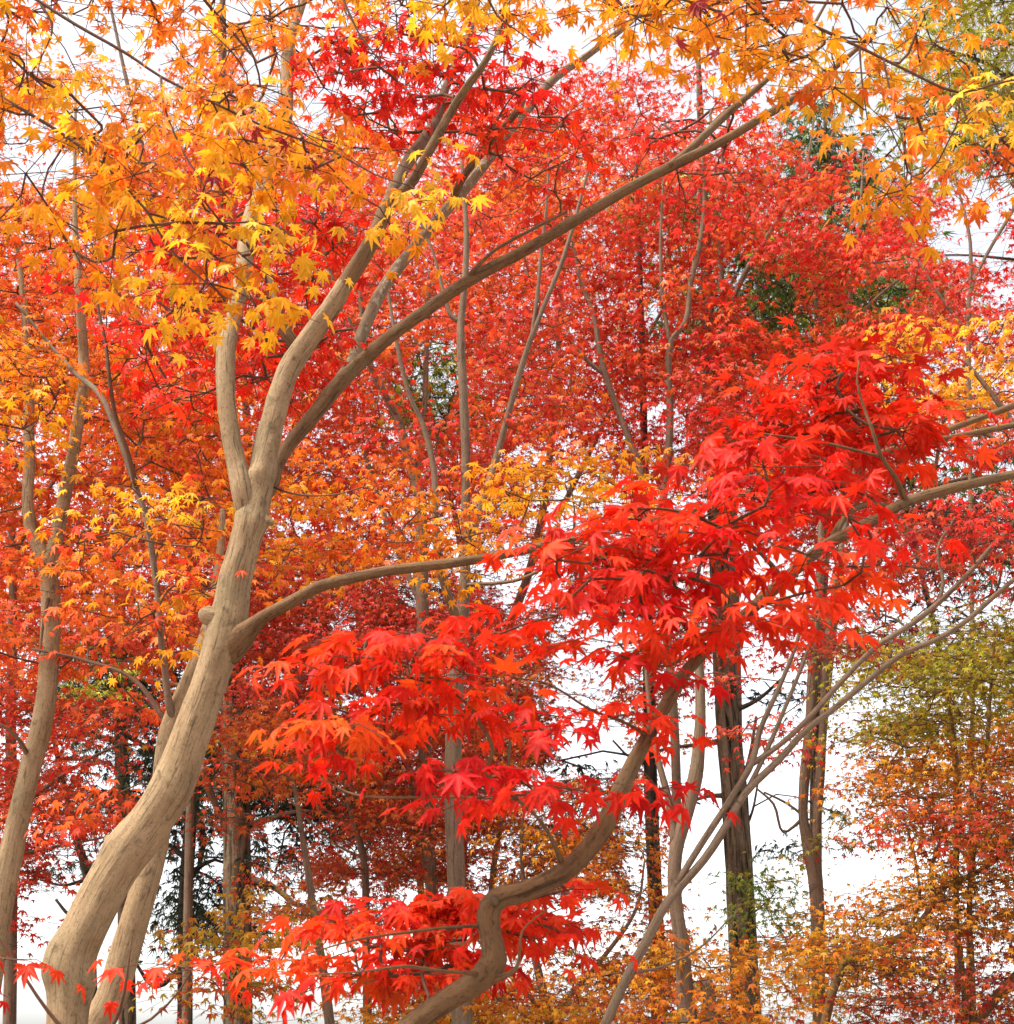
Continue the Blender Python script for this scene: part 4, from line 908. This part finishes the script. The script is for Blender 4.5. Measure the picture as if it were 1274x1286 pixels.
bg_tree('olive to rust turning maple at lower right with curving branch', 8.0, 'brown',
        [(1030, 1330, 15), (1040, 1270, 13), (1050, 1234, 13), (1066, 1205, 15), (1097, 1192, 11), (1141, 1172, 11), (1165, 1149, 11), (1181, 1117, 10), (1215, 1102, 8), (1249, 1082, 7), (1273, 1058, 7), (1330, 1010, 4)],
        [[(1176, 1125, 6), (1170, 1095, 6), (1180, 1060, 5), (1200, 1010, 4), (1215, 960, 3)], [(1141, 1172, 5), (1155, 1130, 5), (1150, 1080, 4), (1140, 1040, 3)],
         [(1210, 1320, 10), (1212, 1250, 9), (1202, 1160, 8), (1202, 1075, 7), (1206, 1000, 5), (1195, 900, 4), (1180, 830, 3)],
         [(1222, 1320, 10), (1222, 1230, 8), (1218, 1143, 8), (1225, 1060, 6), (1239, 950, 6), (1245, 860, 4), (1250, 800, 3)],
         [(1195, 1320, 14), (1228, 1283, 14), (1250, 1255, 14), (1276, 1227, 14), (1340, 1170, 11)]],
        [mk_region([(1080, 820), (1150, 780), (1230, 765), (1330, 770), (1330, 900), (1220, 910), (1130, 950), (1080, 920)], (7.6, 9.6), [('olive', 5), ('olive_gold', 1), ('lime', 2)], .062, cover=1.8, gap=.6, kind='far', R=.45, per=34, tilt=.12),
         mk_region([(1060, 980), (1120, 940), (1230, 910), (1330, 900), (1330, 1060), (1220, 1070), (1120, 1050)], (7.6, 9.4), [('olive_gold', 3), ('gold', 4), ('amber', 1), ('rust', 1)], .062, cover=1.6, gap=.6, kind='far', R=.45, per=34, tilt=.12),
         mk_region([(1030, 880), (1100, 840), (1110, 1060), (1050, 1070)], (8.0, 9.6), [('olive', 2), ('olive_gold', 2), ('red_dark', 1)], .062, cover=.45, gap=.5, **FAR),
         mk_region([(1080, 1030), (1200, 1000), (1330, 930), (1330, 1080), (1200, 1060), (1100, 1060)], (7.0, 7.8), [('red_dark', 3), ('rust', 2)], .07, cover=.55, gap=.6, kind='far', R=.4, per=28, tilt=.12),
         mk_region([(1030, 1170), (1100, 1120), (1190, 1060), (1330, 1040), (1330, 1150), (1180, 1180), (1130, 1230), (1040, 1250)], (7.6, 8.6), [('olive_gold', 2), ('gold', 4), ('amber', 1)], .062, cover=1.5, gap=.5, kind='far', R=.4, per=28, tilt=.12),
         mk_region([(1090, 1230), (1180, 1170), (1330, 1120), (1330, 1300), (1060, 1300)], (7.4, 8.8), [('red_dark', 3), ('maroon', 1), ('gold', 2), ('rust', 1)], .062, cover=1.2, gap=.6, kind='far', R=.4, per=28, tilt=.12)], group=None, detail='mid')

# deeper red wall of foliage
bg_tree('farther tall red maple behind the upper centre canopy', 15.0, 'grey',
        [(576, 1290, 18), (578, 1100, 17), (600, 900, 15), (670, 700, 12), (692, 560, 10), (705, 350, 8), (700, 150, 4)],
        [[(600, 900, 9), (580, 700, 7), (520, 420, 4)], [(700, 650, 8), (800, 450, 6), (880, 300, 3)], [(590, 960, 8), (540, 820, 6), (480, 720, 3)]],
        [mk_region([(400, 220), (560, 130), (800, 120), (900, 240), (900, 640), (760, 660), (640, 640), (420, 700)], (14, 17), [('red_mid', 4), ('red_warm', 4), ('red_dark', 1)], .095, cover=1.25, gap=1, kind='far', R=.8, per=40)], group='far red maples deep in the wood')
bg_tree('farther tall red maple behind the upper right canopy', 16.0, 'grey',
        [(1204, 1290, 8), (1202, 1160, 8), (1195, 900, 8), (1140, 640, 8), (1100, 400, 8), (1090, 250, 4)],
        [[(1150, 680, 6), (1020, 500, 6), (960, 380, 3)], [(1160, 700, 6), (1200, 480, 5), (1260, 400, 3)]],
        [mk_region([(880, 240), (1000, 200), (1130, 280), (1290, 390), (1290, 720), (1130, 720), (900, 640)], (15, 18), [('red_mid', 4), ('red_warm', 3), ('red_dark', 1)], .095, cover=.95, gap=1, kind='far', R=.8, per=40)], group='far red maples deep in the wood')
bg_tree('farther tall rust red maple behind the left canopy', 14.0, 'grey',
        [(300, 1290, 22), (299, 1126, 20), (296, 900, 18), (312, 600, 13), (300, 380, 8), (290, 200, 4)],
        [[(302, 760, 8), (220, 600, 6), (100, 480, 3)], [(308, 660, 8), (400, 500, 5), (440, 380, 3)]],
        [mk_region([(-80, 260), (120, 250), (320, 230), (460, 240), (460, 760), (330, 800), (180, 820), (-80, 800)], (13, 16), [('red_mid', 2), ('red_warm', 3), ('orange', 3)], .095, cover=1.15, gap=1, kind='far', R=.8, per=40)], group='far red maples deep in the wood')
bg_tree('sparse pale orange tree high up behind the top left boughs', 13.0, 'grey',
        [(234, 1290, 14), (238, 1050, 13), (245, 850, 12), (222, 500, 10), (190, 250, 8), (150, 60, 5), (120, -80, 3)],
        [[(200, 300, 6), (110, 180, 5), (30, 60, 3)], [(190, 250, 6), (270, 130, 4), (330, 20, 3)]],
        [mk_region([(-80, 0), (60, 60), (300, 30), (460, 100), (460, 240), (200, 260), (-80, 300)], (12, 14.5), [('orange', 3), ('amber', 2), ('red_warm', 2)], .076, cover=1.1, gap=1, kind='far', R=.55, per=30)], group=None)

bg_tree('farther low rust red maple filling the wood under the long low limb', 13.0, 'grey',
        [(536, 1290, 11), (534, 1180, 11), (524, 1050, 10), (530, 940, 9), (545, 850, 7), (550, 780, 4)],
        [[(526, 1040, 6), (460, 960, 5), (400, 880, 3)], [(530, 950, 6), (620, 880, 5), (690, 820, 3)], [(528, 1100, 6), (420, 1060, 4), (360, 1000, 3)], [(530, 1000, 6), (640, 980, 4), (700, 1000, 3)]],
        [mk_region([(300, 700), (500, 700), (640, 720), (660, 830), (640, 1000), (560, 1110), (420, 1110), (330, 1020), (300, 880)], (12, 15), [('red_dark', 3), ('red_mid', 2), ('rust', 2)], .085, cover=1.0, gap=1, kind='far', R=.6, per=36),
         mk_region([(620, 800), (780, 760), (830, 860), (800, 1000), (660, 1020), (610, 940)], (12, 15), [('red_dark', 3), ('rust', 2), ('gold', 1)], .085, cover=1.2, gap=1, kind='far', R=.6, per=36),
         mk_region([(560, 560), (700, 640), (860, 640), (900, 800), (700, 820), (600, 760)], (12, 15), [('red_dark', 2), ('rust', 2), ('red_mid', 2)], .085, cover=.8, gap=.9, kind='far', R=.6, per=36)], group='far red maples deep in the wood')

# ================================================================== EVERGREENS
EV = dict(kind='needle', per=46, droop=(.5, .5), flat=.6, tilt=.4)
def evergreen(label, Y, bark, trunk, limbs, regions, name='cedar_tree', group='dark evergreens behind the maples'):
    return tree(name, label, Y, bark, trunk, [(l, None) for l in limbs], regions, group=group, detail='mid' if Y < 15 else 'far', twig_r=.0026, leafmat=NEEDLE, twig_bark='dark', trunk_from=.15, gnarl=1.6, cat='evergreen tree')

evergreen('tall furrowed grey cedar trunk just right of the big leaning maple', 13.0, 'cedar',
          [(299, 1300, 43), (299, 1220, 41), (298, 1126, 40), (297, 1008, 39), (293, 890, 36), (290, 760, 33), (286, 560, 27), (282, 300, 19), (280, 60, 11), (279, -100, 5)],
          [[(315, 1105, 12), (345, 1115, 9, -.2), (370, 1135, 7, -.4), (400, 1150, 4, -.5)], [(300, 1040, 10), (380, 1020, 7), (450, 1030, 4)], [(296, 900, 9), (220, 860, 7), (140, 850, 4)], [(296, 880, 9), (400, 850, 6), (470, 860, 4)]],
          [mk_region([(300, 960), (420, 960), (470, 1020), (400, 1060), (310, 1040)], (12.6, 15), 'darkgreen', .17, cover=1.3, R=.5, gap=.6, **EV),
           mk_region([(490, 720), (580, 720), (580, 780), (490, 780)], (13.5, 15), 'darkgreen', .15, cover=.9, R=.4, gap=0, **EV),
           mk_region([(320, 1060), (400, 1050), (390, 1110), (330, 1120)], (12.6, 15), 'darkgreen', .15, cover=.6, R=.45, gap=.6, **EV),
           mk_region([(210, 940), (480, 950), (480, 1070), (340, 1070), (300, 1180), (215, 1180)], (13.4, 16), 'darkgreen', .17, cover=1.3, R=.5, gap=.5, **EV),
           mk_region([(80, 790), (260, 800), (460, 780), (480, 980), (280, 960), (120, 960)], (13.5, 17), 'darkgreen', .17, cover=1.4, R=.6, gap=.7, **EV)])
evergreen('dark slim evergreen trunk left of the furrowed cedar', 15.0, 'dark',
          [(232, 1300, 23), (233, 1200, 22), (233, 1126, 21), (240, 1025, 19), (246, 940, 18), (248, 820, 16), (246, 600, 12), (240, 350, 7), (238, 200, 4)],
          [[(228, 1215, 9), (195, 1240, 7), (165, 1200, 4)], [(234, 1100, 8), (270, 1080, 5), (292, 1090, 3)], [(236, 1080, 8), (205, 1060, 5), (190, 1080, 3)], [(240, 1010, 10), (256, 1050, 9), (250, 1090, 7)]],
          [mk_region([(205, 1040), (290, 950), (290, 1120), (270, 1190), (205, 1160)], (14.6, 16.5), 'darkgreen', .17, cover=1.2, R=.5, gap=.3, **EV),
           mk_region([(190, 590), (150, 560), (230, 590), (240, 680), (170, 660)], (13, 14), [('darkgreen', 2), ('green', 1)], .17, cover=.8, R=.45, gap=0, **EV)])
evergreen('mossy cedar trunk glimpsed left of the big maple among dark boughs', 15.5, 'cedar',
          [(160, 1300, 26), (158, 1150, 24), (155, 1000, 21), (153, 957, 20), (152, 880, 19), (150, 700, 15), (150, 450, 10), (150, 200, 5)],
          [[(152, 930, 8), (100, 920, 6), (60, 900, 4)], [(154, 920, 8), (205, 950, 6), (250, 960, 4)], [(155, 980, 8), (120, 1010, 6), (90, 1000, 4)]],
          [mk_region([(60, 860), (250, 850), (250, 990), (190, 1040), (110, 1030), (60, 960)], (15.2, 17), 'darkgreen', .17, cover=1.1, R=.5, gap=.7, **EV),
           mk_region([(40, 810), (150, 830), (150, 880), (80, 890)], (12.4, 13.2), [('olive', 2), ('lime', 2)], .12, cover=.9, R=.35, gap=0, **EV)])
evergreen('thin dark leaning evergreen stem in the white gap at lower left', 14.5, 'dark',
          [(118, 1300, 13), (114, 1180, 13), (108, 1092, 13), (98, 1060, 11), (88, 1020, 9), (70, 940, 7), (50, 820, 4)],
          [[(108, 1105, 6), (80, 1112, 4), (50, 1105, 3)], [(112, 1140, 7), (90, 1150, 6), (70, 1130, 4)]],
          [mk_region([(30, 1060), (130, 1050), (140, 1120), (40, 1150)], (14.2, 15.5), 'darkgreen', .14, cover=.4, R=.4, gap=.3, **EV)])
evergreen('tall straight cedar trunk right of centre standing dark against white sky', 12.2, 'cedar',
          [(940, 1300, 44), (937, 1261, 43), (932, 1160, 41), (927, 1058, 39), (919, 957, 37), (913, 890, 34), (908, 800, 31), (900, 640, 26), (890, 400, 18), (880, 150, 10), (876, 20, 5)],
          [[(918, 1010, 9), (940, 960, 7, .2), (950, 900, 4, .3)], [(912, 930, 9), (880, 935, 7), (840, 940, 5), (800, 950, 3)], [(920, 1000, 8), (890, 1000, 6), (860, 1010, 4)], [(916, 895, 8), (950, 880, 6), (985, 850, 4)], [(930, 1055, 5), (945, 1020, 4), (952, 985, 3)]],
          [mk_region([(930, 1110), (975, 1090), (1010, 1150), (970, 1190), (935, 1170)], (11.0, 12.0), [('green', 2), ('olive', 2)], .11, cover=.75, R=.35, gap=0, **EV),
           mk_region([(900, 850), (1000, 820), (1060, 860), (990, 900), (920, 900)], (12, 14), [('darkgreen', 3)], .13, cover=.4, R=.45, gap=.3, **EV),
           mk_region([(940, 310), (1010, 330), (1000, 440), (940, 440), (920, 380)], (12.6, 14), [('green', 3), ('darkgreen', 1)], .15, cover=2.0, R=.5, gap=.5, **EV),
           mk_region([(690, 950), (780, 920), (800, 1020), (740, 1080), (690, 1060)], (13, 15), [('darkgreen', 3), ('green', 1)], .15, cover=1.1, R=.5, gap=.4, **EV),
           mk_region([(1000, 880), (1060, 1020), (1010, 1120), (960, 1040)], (12, 14), [('darkgreen', 1), ('green', 1)], .12, cover=.18, R=.4, gap=0, **EV)])
evergreen('second dark trunk behind the wavering grey maple', 12.5, 'dark',
          [(828, 1300, 23), (826, 1200, 22), (822, 1100, 21), (818, 1000, 20), (816, 900, 18), (812, 700, 14), (806, 400, 8), (800, 200, 4)],
          [[(818, 1020, 6), (850, 1000, 4), (880, 1010, 3)], [(816, 960, 6), (790, 950, 4), (770, 930, 3)]],
          [mk_region([(790, 1180), (850, 1150), (860, 1240), (800, 1240)], (12, 13), [('olive', 2), ('gold', 2)], .10, cover=.7, R=.35, gap=.3, **EV),
           mk_region([(520, 430), (570, 420), (590, 540), (540, 560), (515, 520)], (13, 14), [('green', 3), ('lime', 1)], .15, cover=2.2, R=.5, gap=.3, **EV)])
evergreen('yellow green evergreen crown in the top right corner', 10.0, 'cedar',
          [(1330, 1280, 40), (1326, 1000, 38), (1320, 700, 32), (1312, 400, 24), (1300, 100, 14), (1294, -80, 8)],
          [[(1308, 250, 9), (1240, 190, 7), (1180, 160, 4)], [(1303, 130, 8), (1240, 80, 6), (1180, 60, 4)], [(1310, 330, 5), (1200, 320, 3), (1100, 330, 2)], [(1318, 640, 9), (1240, 600, 7), (1170, 610, 4)], [(1320, 720, 8), (1220, 700, 6), (1150, 720, 4)]],
          [mk_region([(1130, -60), (1350, -80), (1350, 210), (1220, 220), (1150, 130)], (9.4, 11), [('lime', 4), ('olive', 1)], .13, cover=1.5, R=.45, gap=.3, **EV),
           mk_region([(1150, 570), (1330, 560), (1330, 720), (1180, 720)], (10.2, 12), [('green', 3), ('darkgreen', 2)], .15, cover=1.0, R=.5, gap=.6, **EV),
           mk_region([(1080, 760), (1330, 740), (1330, 820), (1150, 830)], (11, 13), [('darkgreen', 3), ('green', 1)], .13, cover=.55, R=.5, gap=.4, **EV),
           mk_region([(1040, 330), (1200, 340), (1190, 420), (1060, 430)], (13, 15), [('green', 3), ('lime', 1)], .16, cover=1.6, R=.5, gap=.5, **EV)], group=None)
evergreen('tall feathery green evergreen top behind the right hand limb', 15.0, 'cedar',
          [(1030, 1290, 18), (1026, 1150, 18), (1026, 900, 17), (1040, 600, 15), (1045, 350, 11), (1038, 180, 6), (1034, 100, 3)],
          [[(1046, 380, 6), (1000, 350, 4), (960, 370, 3)], [(1044, 340, 6), (1090, 300, 4), (1130, 280, 3)], [(1040, 250, 5), (1000, 250, 3)]],
          [mk_region([(1005, 120), (1050, 110), (1110, 200), (1110, 260), (1060, 270), (1000, 220)], (14.4, 16), [('green', 3), ('darkgreen', 1)], .17, cover=2.0, R=.5, gap=.6, **EV),
           mk_region([(820, 240), (960, 220), (1130, 280), (1130, 420), (980, 500), (820, 440)], (14.2, 15.4), [('green', 3), ('darkgreen', 1), ('lime', 1)], .2, cover=1.3, R=.7, gap=1, **EV)], group=None)

print('LEAVES', COUNT['leaves'], 'OBJECTS', len(bpy.data.objects))
